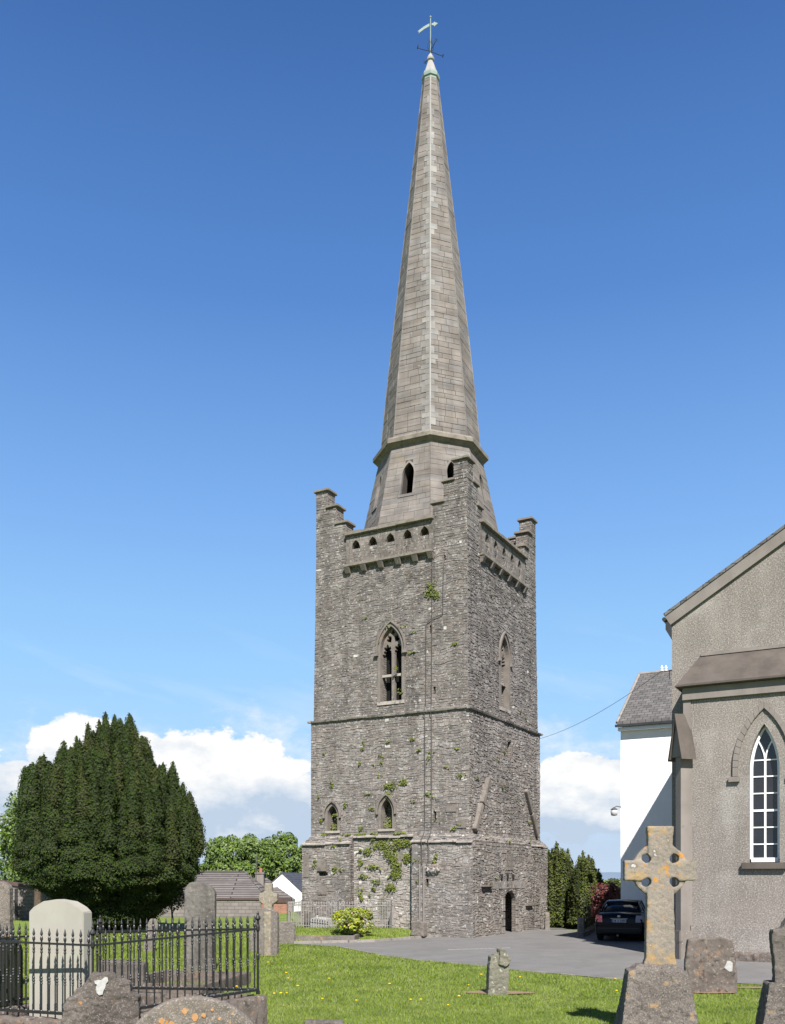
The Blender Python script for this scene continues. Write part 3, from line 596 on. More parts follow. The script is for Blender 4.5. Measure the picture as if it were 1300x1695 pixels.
# tracery windows
def tracery(fn, W, depth, name='belfry_window'):
    c_, w, z0, zs, za = W; f = fn
    mb = MB(); arch_ring(mb, w-.02, z0, zs, za-.01, .13, f, -.25, .035); fr_ = mb.build(name, MAT['dressed'], T)
    mb = MB(); arch_ring(mb, w+.24, z0, zs, za+.15, .06, f, -.02, .09, foot=zs-.12); mb.build('hood_mould', MAT['dressed'], fr_)
    for sx in (-1, 1):
        q = MB(); x0 = sx*(w/2+.16); q.prism([(x0-.09, zs-.22), (x0+.09, zs-.22), (x0+.09, zs-.1), (x0-.09, zs-.1)], f, -.02, .14); q.build('label_stop', MAT['dressed'], fr_)
    d0, d1 = -.32, -.15
    MB().prism([(-.065, z0), (.065, z0), (.065, 11.62), (-.065, 11.62)], f, d0, d1).build('mullion', MAT['dressed'], fr_)
    for sx in (-1, 1): MB().prism([(.067*sx, 10.66), (w/2*sx, 10.66), (w/2*sx, 10.76), (.067*sx, 10.76)], f, d0+.01, d1+.03).build('transom', MAT['sill_pale'], fr_)
    o = MB().prism(arch(w-.03, 11.622, zs, za-.03, 10), f, d0, d1).build('tracery', MAT['dressed'], fr_)
    c = MB()
    for sx in (-1, 1):
        hd = [(-.185, 11.3), (.185, 11.3), (.185, 11.72), (.13, 11.76), (.175, 11.84), (.13, 11.93), (.075, 11.88), (.04, 11.98), (0, 12.02), (-.04, 11.98), (-.075, 11.88), (-.13, 11.93), (-.175, 11.84), (-.13, 11.76), (-.185, 11.72)]
        c.prism([(sx*(.258)+a, b) for a, b in hd], f, .3, -.8)
        e = [(.09, 12.06), (.17, 12.11), (.21, 12.09), (.30, 12.16), (.29, 12.24), (.24, 12.24), (.25, 12.33), (.19, 12.39), (.15, 12.33), (.09, 12.36), (.06, 12.24)]
        c.prism([(sx*a, b) for a, b in e], f, .3, -.8)
    c.prism([(0, 12.37), (.05, 12.46), (.10, 12.44), (.06, 12.53), (0, 12.62), (-.06, 12.53), (-.10, 12.44), (-.05, 12.46)], f, .3, -.8)
    cut(o, c)
    mb = MB(); mb.prism([(-w/2-.12, z0-.14), (w/2+.12, z0-.14), (w/2+.12, z0), (-w/2-.12, z0)], f, -.3, .07); mb.build('sill', MAT['sill_pale'], fr_)
IW = .115
tracery(lambda a, b, d: (-LW[0][0]+a, IW-d, b), LW[0], 0)
tracery(lambda a, b, d: (-IW+d, RW[0][0]+a, b), RW[0], 0)
for (c_, w, z0, zs, za) in NL:
    f = fL(c_); mb = MB(); arch_ring(mb, w-.01, z0, zs, za-.005, .12, f, -.3, .03); fr_ = mb.build('niche', MAT['dressed'], T)
    mb = MB(); arch_ring(mb, w+.24, z0, zs, za+.14, .07, f, -.02, .11, foot=zs-.1); mb.build('hood_mould', MAT['dressed'], fr_)
    mb = MB(); mb.prism([(-w/2-.12, z0-.1), (w/2+.12, z0-.1), (w/2+.12, z0), (-w/2-.12, z0)], f, -.3, .05); mb.build('sill', MAT['sill_pale'], fr_)
for (a, b) in (((-LW[0][0]-.7, -LW[0][0]+.7, .62, .66), 'L'), ((-.66, -.62, RW[0][0]-.7, RW[0][0]+.7), 'R')): MB().box(a[0], a[1], a[2], a[3], 9.5, 12.9).build('belfry_dark_panel', MAT['belfry_dark'], T)  # black panels added behind the tracery so the belfry interior looks dark
# parapet bays
OPL = [(5.25, .32), (4.43, .32), (3.60, .32), (2.80, .32), (2.02, .32)]; OPR = [(2.05, .36), (2.98, .36), (3.92, .36), (4.86, .36), (5.75, .36)]
loz = [(-.17, 16.05), (-.14, 15.98), (-.02, 15.78), (.02, 15.78), (.14, 15.98), (.17, 16.05), (.17, 16.22), (.12, 16.38), (0, 16.50), (-.12, 16.38), (-.17, 16.22)]
slit = [(-.21, 16.02), (-.15, 15.90), (-.07, 15.80), (-.06, 15.62), (.06, 15.62), (.07, 15.80), (.15, 15.90), (.21, 16.02), (.21, 16.24), (.15, 16.42), (0, 16.56), (-.15, 16.42), (-.21, 16.24)]
PZ0, PZ1 = 15.56, 16.76
q = MB().box(-5.72, -1.62, IN2-.06, .72, PZ0, PZ1).build('parapet', MAT['panel'], T)
c = MB()
for x, w in OPL: c.prism(slit, fL(x), .3, -.52)
cut(q, c)
q = MB().box(-.72, -IN2+.06, 1.34, 6.45, PZ0, PZ1).build('parapet', MAT['panel'], T)
c = MB()
for x, w in OPR: c.prism(slit, fR(x), .3, -.52)
cut(q, c)
q = MB().box(-5.72, -1.62, TD-.72, TD-.06, PZ0, PZ1).build('parapet', MAT['dressed'], T)
q = MB().box(-TW+.06, -TW+.72, 1.34, 6.45, PZ0, PZ1).build('parapet', MAT['dressed'], T)
for (x0, x1, y0, y1) in ((-5.75, -1.60, IN2-.20, .80), (-.80, -IN2+.20, 1.32, 6.47), (-5.75, -1.60, TD-.8, TD+.0), (-TW-.0, -TW+.8, 1.32, 6.47)):
    mb = MB(); n = 5
    for k in range(n):
        if x1-x0 > y1-y0: mb.box(x0+(x1-x0)*k/n+.004, x0+(x1-x0)*(k+1)/n-.004, y0+random.uniform(-.02, .02), y1, PZ1, PZ1+.13+random.uniform(0, .03))
        else: mb.box(x0, x1+random.uniform(-.02, .02), y0+(y1-y0)*k/n+.004, y0+(y1-y0)*(k+1)/n-.004, PZ1, PZ1+.13+random.uniform(0, .03))
    mb.build('coping', MAT['moulding'], T, bevel=.02)
mb = MB(); mb.box(-5.80, -1.60, IN2-.22, IN2+.05, 15.42, 15.55); mb.build('parapet_string', MAT['moulding'], T, bevel=.03)
mb = MB(); mb.box(-IN2-.05, -IN2+.22, 1.34, 6.5, 15.42, 15.55); mb.build('parapet_string', MAT['moulding'], T, bevel=.03)
for x in (5.62, 4.84, 4.02, 3.2, 2.42, 1.72):
    MB().hexa([(-x-.11, IN2-.12, 15.18), (-x+.11, IN2-.12, 15.18), (-x+.11, IN2+.1, 15.12), (-x-.11, IN2+.1, 15.12)], [(-x-.13, IN2-.26, 15.42), (-x+.13, IN2-.26, 15.42), (-x+.13, IN2+.1, 15.42), (-x-.13, IN2+.1, 15.42)]).build('corbel', MAT['dressed'], T, bevel=.015)
for x in (1.5, 2.45, 3.4, 4.35, 5.3, 6.25):
    MB().hexa([(-IN2-.1, x-.11, 15.12), (-IN2+.12, x-.11, 15.18), (-IN2+.12, x+.11, 15.18), (-IN2-.1, x+.11, 15.12)], [(-IN2-.1, x-.13, 15.42), (-IN2+.26, x-.13, 15.42), (-IN2+.26, x+.13, 15.42), (-IN2-.1, x+.13, 15.42)]).build('corbel', MAT['dressed'], T, bevel=.015)
MB().box(-TW+.3, -.3, .3, TD-.3, 16.0, 16.25).build('deck', MAT['joint'], T)
# stepped corner turrets
def turret(cx, cy, sx, sy):
    """outer corner (cx,cy); body grows towards sx, sy"""
    def bx(mb, a0, a1, b0, b1, z0, z1): mb.box(min(cx+sx*a0, cx+sx*a1), max(cx+sx*a0, cx+sx*a1), min(cy+sy*b0, cy+sy*b1), max(cy+sy*b0, cy+sy*b1), z0, z1)
    mb = MB(); th = .58
    bx(mb, 0, 1.52, 0, th, 16.0, 17.38); bx(mb, 0, th, th+.002, 1.46, 16.0, 17.38)
    bx(mb, .003, 1.03, .003, th-.003, 17.38, 18.16); bx(mb, .003, th-.003, th-.002, 1.03, 17.38, 18.16)
    bx(mb, .006, .58, .006, .575, 18.16, 18.92)
    o = mb.build('corner_turret', MAT['mortar'], T)
    mb = MB()
    def face(p0, p1, z0, z1):
        a = (cx+sx*p0[0], cy+sy*p0[1]); b = (cx+sx*p1[0], cy+sy*p1[1])
        courses(mb, (*a, z0), (*b, z0), (*a, z1), (*b, z1), (.055, .15), (.09, .32), proud=(.0, .02), gap=.003, jit=.3)
    def facexy(p0, p1, z0, z1, out):
        a = Vector((cx+sx*p0[0], cy+sy*p0[1], 0)); b = Vector((cx+sx*p1[0], cy+sy*p1[1], 0)); nn = (b-a).cross(Vector((0, 0, 1)))
        if nn.dot(Vector((sx*out[0], sy*out[1], 0))) < 0: a, b = b, a
        courses(mb, (a.x, a.y, z0), (b.x, b.y, z0), (a.x, a.y, z1), (b.x, b.y, z1), (.055, .15), (.09, .32), proud=(.0, .02), gap=.003, jit=.3)
    for (L_, z0, z1) in ((1.5, 16.2, 17.36), (1.02, 17.4, 18.15), (.58, 18.17, 18.92)):
        facexy((0, 0), (L_, 0), z0, z1, (0, -1)); facexy((0, 0), (0, L_), z0, z1, (-1, 0))
        facexy((L_, 0), (L_, th), z0+.6 if L_ > 1.2 else z0, z1, (1, 0)); facexy((0, L_), (th, L_), z0+.6 if L_ > 1.2 else z0, z1, (0, 1))
        facexy((th, th), (L_, th), z0+.6 if L_ > 1.2 else z0, z1, (0, 1)) if L_ > .8 else None; facexy((th, th), (th, L_), z0, z1, (1, 0)) if L_ > .8 else None
    mb.build('rubble_facing', MAT['rubble'], o, recalc=False)
    for (a0, a1, b0, b1, z) in ((-.09, .67, -.09, .67, 18.92), (.52, 1.13, -.085, th+.07, 18.16), (-.085, th+.07, .52, 1.13, 18.16), (.97, 1.62, -.08, th+.07, 17.38), (-.08, th+.07, .97, 1.56, 17.38)):
        q = MB(); bx(q, a0, a1, b0, b1, z, z+.11); q.build('cap_stone', MAT['moulding'], o, bevel=.02)
turret(-IN2, IN2, -1, 1); turret(-TW+IN2, IN2, 1, 1); turret(-IN2, TD-IN2, -1, -1); turret(-TW+IN2, TD-IN2, 1, -1)
# octagonal drum and spire
SX, SY = -3.70, 4.05; PH = R(22.5+3.5)
def octr(r, z): return [Vector((SX+r*math.cos(PH+k*math.pi/4), SY+r*math.sin(PH+k*math.pi/4), z)) for k in range(8)]
def drumR(z): return 2.33+(21.0-z)*.222
dr = MB().hexa(octr(drumR(16.1), 16.1), octr(drumR(21.0), 21.0)).build('spire_drum', MAT['joint'], T)
cut(dr, MB().hexa(octr(2.5, 16.4), octr(1.9, 20.6)))
DW = {}
c = MB()
for k in range(8):
    am = PH+(k+.5)*math.pi/4; n = Vector((math.cos(am), math.sin(am), 0)); t = Vector((-n.y, n.x, 0)); w = .56 if k % 2 else .50
    z0, zs, za = 18.62, 19.52, 20.08
    f = lambda a, b, d, n=n, t=t: Vector((SX, SY, b))+t*a+n*(drumR(19)*.924+d)
    c.prism(arch(w, z0, zs, za), f, .8, -.75)
    DW[k] = (f, w, z0, zs, za)
cut(dr, c)
for k, (f, w, z0, zs, za) in DW.items():
    am = PH+(k+.5)*math.pi/4; n = Vector((math.cos(am), math.sin(am), 0)); t = Vector((-n.y, n.x, 0))
    g = lambda a, b, d, n=n, t=t: Vector((SX, SY, b))+t*a+n*(drumR(b)*.924+d)
    mb = MB(); arch_ring(mb, w-.01, z0, zs, za-.005, .085, g, -.12, .012); o = mb.build('lancet', MAT['ashlar'], dr)
    mb = MB(); mb.prism([(-w/2-.1, z0-.12), (w/2+.1, z0-.12), (w/2+.1, z0), (-w/2-.1, z0)], g, -.2, .03); mb.build('sill', MAT['ashlar'], o)
SP = [(21.3, 2.25), (24.0, 1.99), (26.6, 1.70), (29, 1.42), (30.9, 1.19), (34.5, .76), (38.05, .34)]
mb = MB()
for k in range(8):
    A0, A1 = octr(drumR(16.2), 16.2), octr(drumR(21.0), 21.0); a, b = A0[k], A0[(k+1) % 8]; c0, d0 = A1[k], A1[(k+1) % 8]; Wb = (b-a).length
    H = (c0-a).length
    def hole(x, z, Wb=Wb, H=H, k=k):
        return in_arch(x-Wb/2, z/H*4.8+16.2, 0, .66, 18.56, 19.52, 20.11)
    courses(mb, a, b, c0, d0, (.22, .34), (.35, .8), gap=.004, proud=(.004, .014), jit=0, inset=.003, hole=hole)
mb.build('drum_facing', MAT['ashlar'], dr, recalc=False)
sp = MB().loft([octr(r-.006, z) for z, r in SP]).build('spire', MAT['joint'], T)
mb = MB()
for k in range(8):
    for (z0, r0), (z1, r1) in zip(SP, SP[1:]):
        A0, A1 = octr(r0, z0), octr(r1, z1)
        courses(mb, A0[k], A0[(k+1) % 8], A1[k], A1[(k+1) % 8], (.20, .36), (.32, .75), gap=.007, proud=(.004, .016), jit=0, inset=.003)
mb.build('spire_facing', MAT['ashlar'], sp, recalc=False)
mb = MB(); z = 21.35; al = 0
def spr(z):
    for (z0, r0), (z1, r1) in zip(SP, SP[1:]):
        if z0 <= z <= z1: return r0+(r1-r0)*(z-z0)/(z1-z0)
    return SP[-1][1]
while z < 37.2:
    h = random.uniform(.2, .36); al ^= 1
    for (k, side) in ((5, 1), (6, 0)):
        A, B = octr(spr(z), z), octr(spr(min(38, z+h-.012)), z+h-.012); w = (.40 if al else .22)*random.uniform(.8, 1.15)*min(1, spr(z)/1.3)
        if side == 1 and random.random() < .1 or side == 0 and random.random() < .45: continue
        e0, f0_ = (A[6], A[5]) if side else (A[6], A[7]); e1, f1_ = (B[6], B[5]) if side else (B[6], B[7])
        p = [e0, e0+(f0_-e0).normalized()*w, e1+(f1_-e1).normalized()*w, e1]
        am = PH+(k+.5)*math.pi/4; n = Vector((math.cos(am), math.sin(am), .1))
        mb.hexa([q-n*.01 for q in p], [q+n*.021 for q in p])
    z += h
mb.build('arris_quoins', MAT['arris_stone'], sp)
for k in range(8):
    mb = MB(); pts = [octr(r, z)[k] for z, r in SP]; mb.tube(pts, [.04 if k == 6 else .03]*len(pts), 6)
    mb.build('arris_roll', MAT['arris'] if k == 6 else MAT['ashlar'], sp)
mb = MB(); mb.loft([octr(2.28, 20.86), octr(2.50, 21.02), octr(2.60, 21.06), octr(2.60, 21.22), octr(2.50, 21.32), octr(2.22, 21.44)])
mb.build('spire_moulding', MAT['moulding'], T)
# finial
TIP = Vector((SX, SY, 0))
def oc(r, z): return octr(r, z)
fi = MB().loft([oc(.30, 37.98), oc(.36, 38.06), oc(.36, 38.14), oc(.41, 38.18), oc(.42, 38.30), oc(.38, 38.40), oc(.32, 38.44)]).build('finial_collar', MAT['copper'], T)
MB().loft([oc(.32, 38.44), oc(.16, 38.92), oc(.13, 39.0)]).build('finial_cone', MAT['whitestone'], T)
MB().lathe([(.10, 39.0), (.17, 39.06), (.17, 39.14), (.12, 39.24), (.07, 39.34), (.04, 39.36)], 12, TIP).build('finial_knob', MAT['whitestone'], T)
V = empty('weather_vane', T.matrix_world @ Vector((0, 0, 0)), 0, 'pale green wind vane with cardinal arms on a pole at the spire tip', 'weather vane')
bpy.context.view_layer.update()
vt = T.matrix_world @ Vector((SX, SY, 39.36)); V.location = vt
MB().tube([(0, 0, 0), (0, 0, 1.62)], .024, 8).build('pole', MAT['copper'], V)
MB().sphere((0, 0, 1.66), .05).build('pole_ball', MAT['copper'], V)
vn = MB(); fv = lambda a, b, d: (a, d-.2*a, b)
vn.prism([(-.05, 1.26), (-.30, 1.16), (-.56, 1.0), (-.50, 1.08), (-.58, 1.12), (-.3, 1.29), (-.05, 1.38)], fv, -.012, .012)
vn.prism([(.05, 1.29), (.16, 1.25), (.18, 1.20), (.22, 1.25), (.33, 1.32), (.22, 1.38), (.16, 1.42), (.13, 1.37), (.05, 1.37)], fv, -.012, .012)
vn.build('vane', MAT['copper'], V)
for k in range(4):
    a = R(20+90*k); d = Vector((math.cos(a), math.sin(a), 0)); p = Vector((-d.y, d.x, 0))
    mb = MB(); mb.tube([d*.02+Vector((0, 0, .12)), d*.3+Vector((0, 0, .10)), d*.62+Vector((0, 0, .08))], .016, 6)
    e = d*.62+Vector((0, 0, .08)); mb.tube([e-p*.06, e+p*.0+Vector((0, 0, .1)), e+p*.06], .012, 5); mb.tube([e+p*.06+Vector((0, 0, -.02)), e+p*.06+Vector((0, 0, .13))], .012, 5)
    mb.build('cardinal_arm', MAT['iron'], V)
    mb = MB(); mb.tube([d*.03+Vector((0, 0, .1)), d*.14+Vector((0, 0, .25)), d*.13+Vector((0, 0, .42)), d*.05+Vector((0, 0, .55)), d*.10+Vector((0, 0, .66))], .012, 6)
    mb.build('scroll', MAT['iron'], V)
# carved stones, roof scars, plaques, conduits on the tower
def slabL(x0, x1, z0, z1, y, m='dressed', d=.05, name='wall_slab'): return MB().box(-x1, -x0, y-d, y+.02, z0, z1).build(name, MAT[m], T, bevel=.012)
slabL(6.45, 6.9, 2.62, 3.06, -DB-.02, 'dressed', .05, 'carved_slab'); slabL(6.44, 6.86, 1.62, 2.02, -DB-.02, 'dressed', .03, 'carved_slab')
slabL(7.35, 7.62, 2.35, 3.3, -DB-.02, 'dressed', .02, 'carved_slab')
slabL(.55, 1.0, 4.95, 5.2, -.02, 'dressed', .02, 'carved_slab'); slabL(.12, .52, 4.3, 4.6, -.02, 'dressed', .025, 'carved_slab')
slabL(2.12, 2.36, 2.5, 3.7, -DB-.02, 'rubble_low', .02, 'carved_slab')
o = MB().hexa([(-1.52, -DB-.03, 2.42), (-1.30, -DB-.03, 2.42), (-1.30, -DB+.1, 2.42), (-1.52, -DB+.1, 2.42)], [(-1.70, -DB-.16, 2.62), (-1.12, -DB-.16, 2.62), (-1.12, -DB+.1, 2.62), (-1.70, -DB+.1, 2.62)]); o.box(-1.66, -1.16, -DB-.15, -DB+.1, 2.622, 2.88)
roughen(o.build('carved_head', MAT['rubble_low'], T), .03, .03, 5)
def slabR(y0, y1, z0, z1, x, m='dressed', d=.05, name='carved_slab'): return MB().box(x-.02, x+d, y0, y1, z0, z1).build(name, MAT[m], T, bevel=.012)
slabR(3.15, 3.95, 2.66, 3.3, DB+.02, 'panel', .02)
for (a, b) in ((1.7, 2.3), (2.35, 3.2), (3.3, 5.3)): slabR(a, b, 1.88, 2.20, DB+.03, 'rubble_low', .008)
for y in (2.6, 3.25, 3.9): MB().box(DB-.01, DB+.065, y-.08, y+.08, 2.30, 2.5).build('putlog_hole_shade', MAT['hole_shade'], T)  # solid dark blocks, the shade inside the holes put into their colour
slabR(.45, 1.45, 1.98, 2.04, DB+.03, 'dressed', .14, 'ledge_stone'); slabR(5.4, 6.2, 1.1, 1.22, DB+.02, 'dressed', .12, 'ledge_stone')
def scar(y0, z0, y1, z1, w):
    mb = MB(); d = Vector((y1-y0, z1-z0)); L_ = d.length; d.normalize(); n = Vector((-d.y, d.x)); k = max(2, int(L_/1.1))
    for q in range(k):
        a = Vector((y0, z0))+d*(L_*q/k+.03); b = Vector((y0, z0))+d*(L_*(q+1)/k-.03); o = n*random.uniform(-.03, .03)
        c4 = [a-n*w+o, b-n*w*.9+o, b+n*w*.9+o, a+n*w+o]
        mb.hexa([(-.03, p.x, p.y) for p in c4], [(.17+random.uniform(-.03, .03), p.x, p.y) for p in c4])
    return mb.build('roof_scar', MAT['dressed'], T, bevel=.02)
scar(.35, 4.2, 1.75, 6.45, .12); scar(7.55, 4.3, 6.05, 6.3, .12)
for (a, b) in (((.35, 4.2), (1.75, 6.45)),): pass
for (pts) in ([(-1.66, 12.75), (-1.88, 12.62), (-1.92, 12.5), (-1.92, 9.3)], [(-1.66, 16.0), (-1.66, 9.3)], [(-1.15, 14.9), (-1.18, 12.9), (-1.66, 12.75)]):
    MB().tube([(x, IN1+(IN2-IN1)*(z-9)/7.2-.06, z) for x, z in pts], .016, 6).build('lightning_conductor', MAT['conduit'], T)
for x in (-1.92, -1.62): MB().tube([(x, IN1-.14, 9.3), (x, -.16, 9.0), (x, -.06, 8.8), (x-.0, -.06, 4.3), (x, -.18, 4.1), (x, -DB-.12, 3.85), (x, -DB-.06, 3.6), (x, -DB-.06, 2.9)], .016, 6).build('lightning_conductor', MAT['conduit'], T)
for x in (-2.0, -1.82): MB().box(x-.016, x+.016, -DB-.09, -DB-.03, .5, 2.9).build('conduit_cover', MAT['conduit_pale'], T)
MB().box(-1.95, -1.88, DOOR[0]-1.1, DOOR[0]+1.5, 0, 2.5).build('door', MAT['wood_door'], T)
mb = MB()
for (z, w) in ((.0, .3), (.32, .24), (.62, .3), (.94, .24), (1.22, .28)):
    for s_ in (-1, 1): y = DOOR[0]+s_*(.66+w/2); mb.box(DB-.05, DB+.055, y-w/2, y+w/2, z+.01, z+.29)
mb.build('door_jamb', MAT['rubble_low'], T, bevel=.012)
# vegetation on the tower
def wallplants(name, spots, m, label, group=None, cat='plant'):
    Q = []
    for (face, c_, z, rx, rz, n, off) in spots:
        a = rs.normal(0, .45, n)*rx; b = rs.normal(0, .45, n)*rz; d = np.abs(rs.normal(0, .03, n))+off+.025
        C = np.stack([-c_+a, -d, z+b], 1) if face == 'L' else np.stack([d, c_+a, z+b], 1)
        N = np.tile((0, -1, .6) if face == 'L' else (1, 0, .6), (n, 1)).astype(float); Q.append(leaves(C, N, .045, .6, .35))
    bpy.context.view_layer.update(); Mw = np.array(T.matrix_world)
    Q = np.concatenate(Q); Q = Q @ Mw[:3, :3].T+Mw[:3, 3]
    return tag(quads(name, Q, MAT[m]), label, cat, group)
wallplants('ivy', [('L', 3.0, 3.78, .5, .18, 330, 0), ('L', 3.9, 3.72, .45, .18, 260, 0), ('L', 3.62, 3.42, .25, .22, 170, 0), ('L', 3.40, 3.12, .2, .25, 190, 0), ('L', 3.2, 2.8, .22, .25, 200, 0), ('L', 3.25, 2.45, .3, .16, 140, 0), ('L', 3.5, 1.95, .25, .18, 110, 0), ('L', 4.6, 3.45, .22, .16, 80, 0), ('L', 2.7, 3.15, .22, .2, 110, 0), ('L', 4.35, 2.8, .35, .12, 70, 0), ('L', 4.75, 2.4, .3, .1, 50, 0), ('L', 4.2, 2.2, .3, .12, 50, 0), ('L', 4.95, 3.0, .15, .25, 50, 0), ('L', 4.9, 1.6, .12, .3, 40, 0)],
           'moss', 'bright green plants straggling down the pale patch between the base piers of the tower', cat='ivy')
wallplants('wall_plant', [('L', 1.75, 13.9, .22, .35, 220, -IN2+.02), ('L', 1.5, 13.7, .2, .15, 90, -IN2+.02)], 'moss', 'green tuft growing beside the conductor high on the belfry left wall')
wallplants('wall_plant', [('L', 3.55, 6.1, .3, .16, 130, 0), ('L', 2.9, 6.25, .2, .12, 70, 0), ('L', 3.65, 5.75, .15, .15, 70, 0)], 'moss', 'dark green tufts just above the taller pointed niche')
wallplants('wall_plant', [('L', 6.33, 4.45, .2, .28, 130, -.2)], 'moss', 'yellowish green growth in the bottom of the left smaller pointed niche')
wallplants('wall_plant', [('L', 3.7, 4.55, .2, .3, 130, -.2)], 'moss', 'yellowish green growth in the bottom of the right taller pointed niche')
tiny = []
for i in range(75):
    fz = random.choice('LLLR'); z = random.uniform(.9, 14.6) if random.random() < .5 else random.uniform(2, 8); i_ = 0 if z < 9 else IN1+(IN2-IN1)*(z-9)/7.2
    tiny.append((fz, random.uniform(.3, 7.1), z, random.uniform(.08, .2), random.uniform(.05, .13), random.randint(5, 24), (-i_ if z > 4.1 else (DB if fz == 'R' or not 0 else 0))))
tiny = [t if t[2] > 4.1 or t[0] == 'R' or not (2.4 < t[1] < 5.3) else (*t[:6], 0) for t in tiny]
tiny += [('L', x, 4.16, .2, .05, 45, 0) for x in (4.9, 5.6, 6.7, 2.9, 3.2, 4.3)]
tag(wallplants('wall_moss', tiny, 'moss', 'scattered small moss tufts all over the tower walls', cat='moss'), kind='stuff')
# stump at right foot of the tower and pedestal stone at the left foot
bpy.context.view_layer.update()
def W(x, y, z): return T.matrix_world @ Vector((x, y, z))
def rock(name, label, cat, loc, w, d, h, m, rz=0, top=.8, vox=.03, amp=.015, big=.0, group=None):
    mb = MB(); a, b = w/2, d/2
    mb.hexa([(-a, -b, -.15), (a, -b, -.15), (a, b, -.15), (-a, b, -.15)], [(-a*top, -b*top, h), (a*top, -b*top, h), (a*top, b*top, h), (-a*top, b*top, h)])
    o = mb.build(name, MAT[m], bevel=.02); roughen(o, vox, amp, 4, big); o.location = loc; o.rotation_euler = (0, 0, rz); return tag(o, label, cat, group)
rock('stone_bollard', 'short squat stone post at the right foot of the tower', 'stone post', PY(906, 42.6), .25, .25, .78, 'dressed')
rock('stone_pedestal', 'low pinkish stone block against the base of the tower below the conduits', 'stone block', PY(694, 36.55, .22), .58, .36, .42, 'grave_mid', ROT, .85)
# ---------------------------------------------------------------- church hall (right)
CH = empty('church_hall', (8.43, 27.1, 0), ROT, 'pebbledashed grey church hall with steep gable, moulded band and white lancet window', 'church')
CW = 8.4; MX = -.6; MYY = 1.0; EV = 10.18; SL_ = .615
# wing (projecting lower part)
WIN = (2.12, .80, 2.75, 5.35, 6.60)
wing = MB().box(0, CW, 0, 1.0, 0.0, 7.86).build('wing_wall', MAT['render_grey'], CH)
fC = lambda a, b, d: (WIN[0]+a, -d, b)
cut(wing, MB().prism(arch(*WIN[1:2], WIN[2], WIN[3], WIN[4]), fC, .5, -.75))
MW = CW+.6+.6; half = MW/2; AP = EV+SL_*half
gb = MB(); gp = [(MX, 0), (MX+MW, 0), (MX+MW, EV), (MX+half, AP), (MX, EV)]
gb.prism(gp, lambda a, b, d: (a, d, b), MYY, MYY+11); gb.build('gable_wall', MAT['render_grey'], CH)
# roof
for s_ in (0, 1):
    mb = MB(); e0 = Vector((MX-.14, EV-.086)); ap = Vector((MX+half, AP)); d = (ap-e0).normalized(); n = Vector((-d.y, d.x))
    q = [e0+n*.10, ap+n*.10, ap+Vector((0, .20)), e0+n*.19]
    if s_: q = [Vector((2*(MX+half)-p.x, p.y)) for p in q]
    mb.prism([(p.x, p.y) for p in q], lambda a, b, d: (a, d, b), MYY-.12, MYY+11.1); rf = mb.build('roof', MAT['slate'], CH)
    mb = MB(); q = [e0+n*-.22, ap+n*-.22, ap+n*.095, e0+n*.095]
    if s_: q = [Vector((2*(MX+half)-p.x, p.y)) for p in q]
    mb.prism([(p.x, p.y) for p in q], lambda a, b, d: (a, d, b), MYY-.09, MYY-.003); mb.build('bargeboard', MAT['render_smooth'], rf)
mb = MB(); mb.tube([(MX-.20, MYY-.16, EV-.10), (MX-.20, MYY+11, EV-.10)], .06, 8); mb.build('gutter', MAT['gutter'], CH)
mb = MB(); mb.prism([(MX-.17, EV-.40), (MX-.002, EV-.70), (MX-.002, EV-.1), (MX-.17, EV-.2)], lambda a, b, d: (a, d, b), MYY-.085, MYY+.05); mb.build('eaves_bracket', MAT['gutter'], CH)
# weathering slope, cornice, frieze
mb = MB(); mb.hexa([(-.22, -.22, 7.86), (CW, -.22, 7.86), (CW, MYY, 7.86), (-.22, MYY, 7.86)], [(.22, MYY-.06, 8.86), (CW, MYY-.06, 8.86), (CW, MYY, 8.86), (.22, MYY, 8.86)]); mb.build('weathering', MAT['weathering'], CH)
mb = MB(); mb.box(.25, CW, MYY-.10, MYY-.002, 8.865, 8.96); mb.build('flashing', MAT['render_smooth'], CH)
mb = MB(); mb.box(-.25, CW, -.25, MYY, 7.78, 7.857); mb.build('cornice', MAT['weathering'], CH, bevel=.02)
mb = MB(); mb.box(-.08, CW, -.09, MYY-.003, 7.42, 7.778); mb.build('frieze', MAT['render_smooth'], CH, bevel=.01)
mb = MB(); mb.box(.16, CW, -.07, -.002, .12, .98); mb.build('plinth', MAT['render_grey'], CH)
mb = MB(); mb.box(-.1, CW, -.16, -.003, -.1, .20); mb.box(.1, CW, -.12, -.072, .19, .27); pl = mb.build('foundation_course', MAT['slab_brown'], CH); roughen(pl, .05, .03, 3)
# window
fr_ = MB(); arch_ring(fr_, WIN[1]-.16, WIN[2]+.1, WIN[3], WIN[4]-.12, .078, fC, -.30, -.22, n=10); wf = fr_.build('window', MAT['white_paint'], CH)
mb = MB(); mb.prism(arch(WIN[1]-.12, WIN[2]+.05, WIN[3], WIN[4]-.1), fC, -.285, -.265); mb.build('window_glass', MAT['glass'], wf)
mb = MB(); mb.prism([(-.027, WIN[2]+.1), (.027, WIN[2]+.1), (.027, 5.62), (-.027, 5.62)], fC, -.262, -.225); mb.build('mullion', MAT['white_paint'], wf)
mb = MB()
for i, z in enumerate((3.27, 3.74, 4.21, 4.69, 5.16, 5.62)):
    t_ = .03 if z == 4.21 else .017; mb.prism([(-.33, z-t_), (.33, z-t_), (.33, z+t_), (-.33, z+t_)], fC, -.260, -.230-(.004 if z == 4.21 else .008))
mb.build('glazing_bar', MAT['white_paint'], wf)
mb = MB()
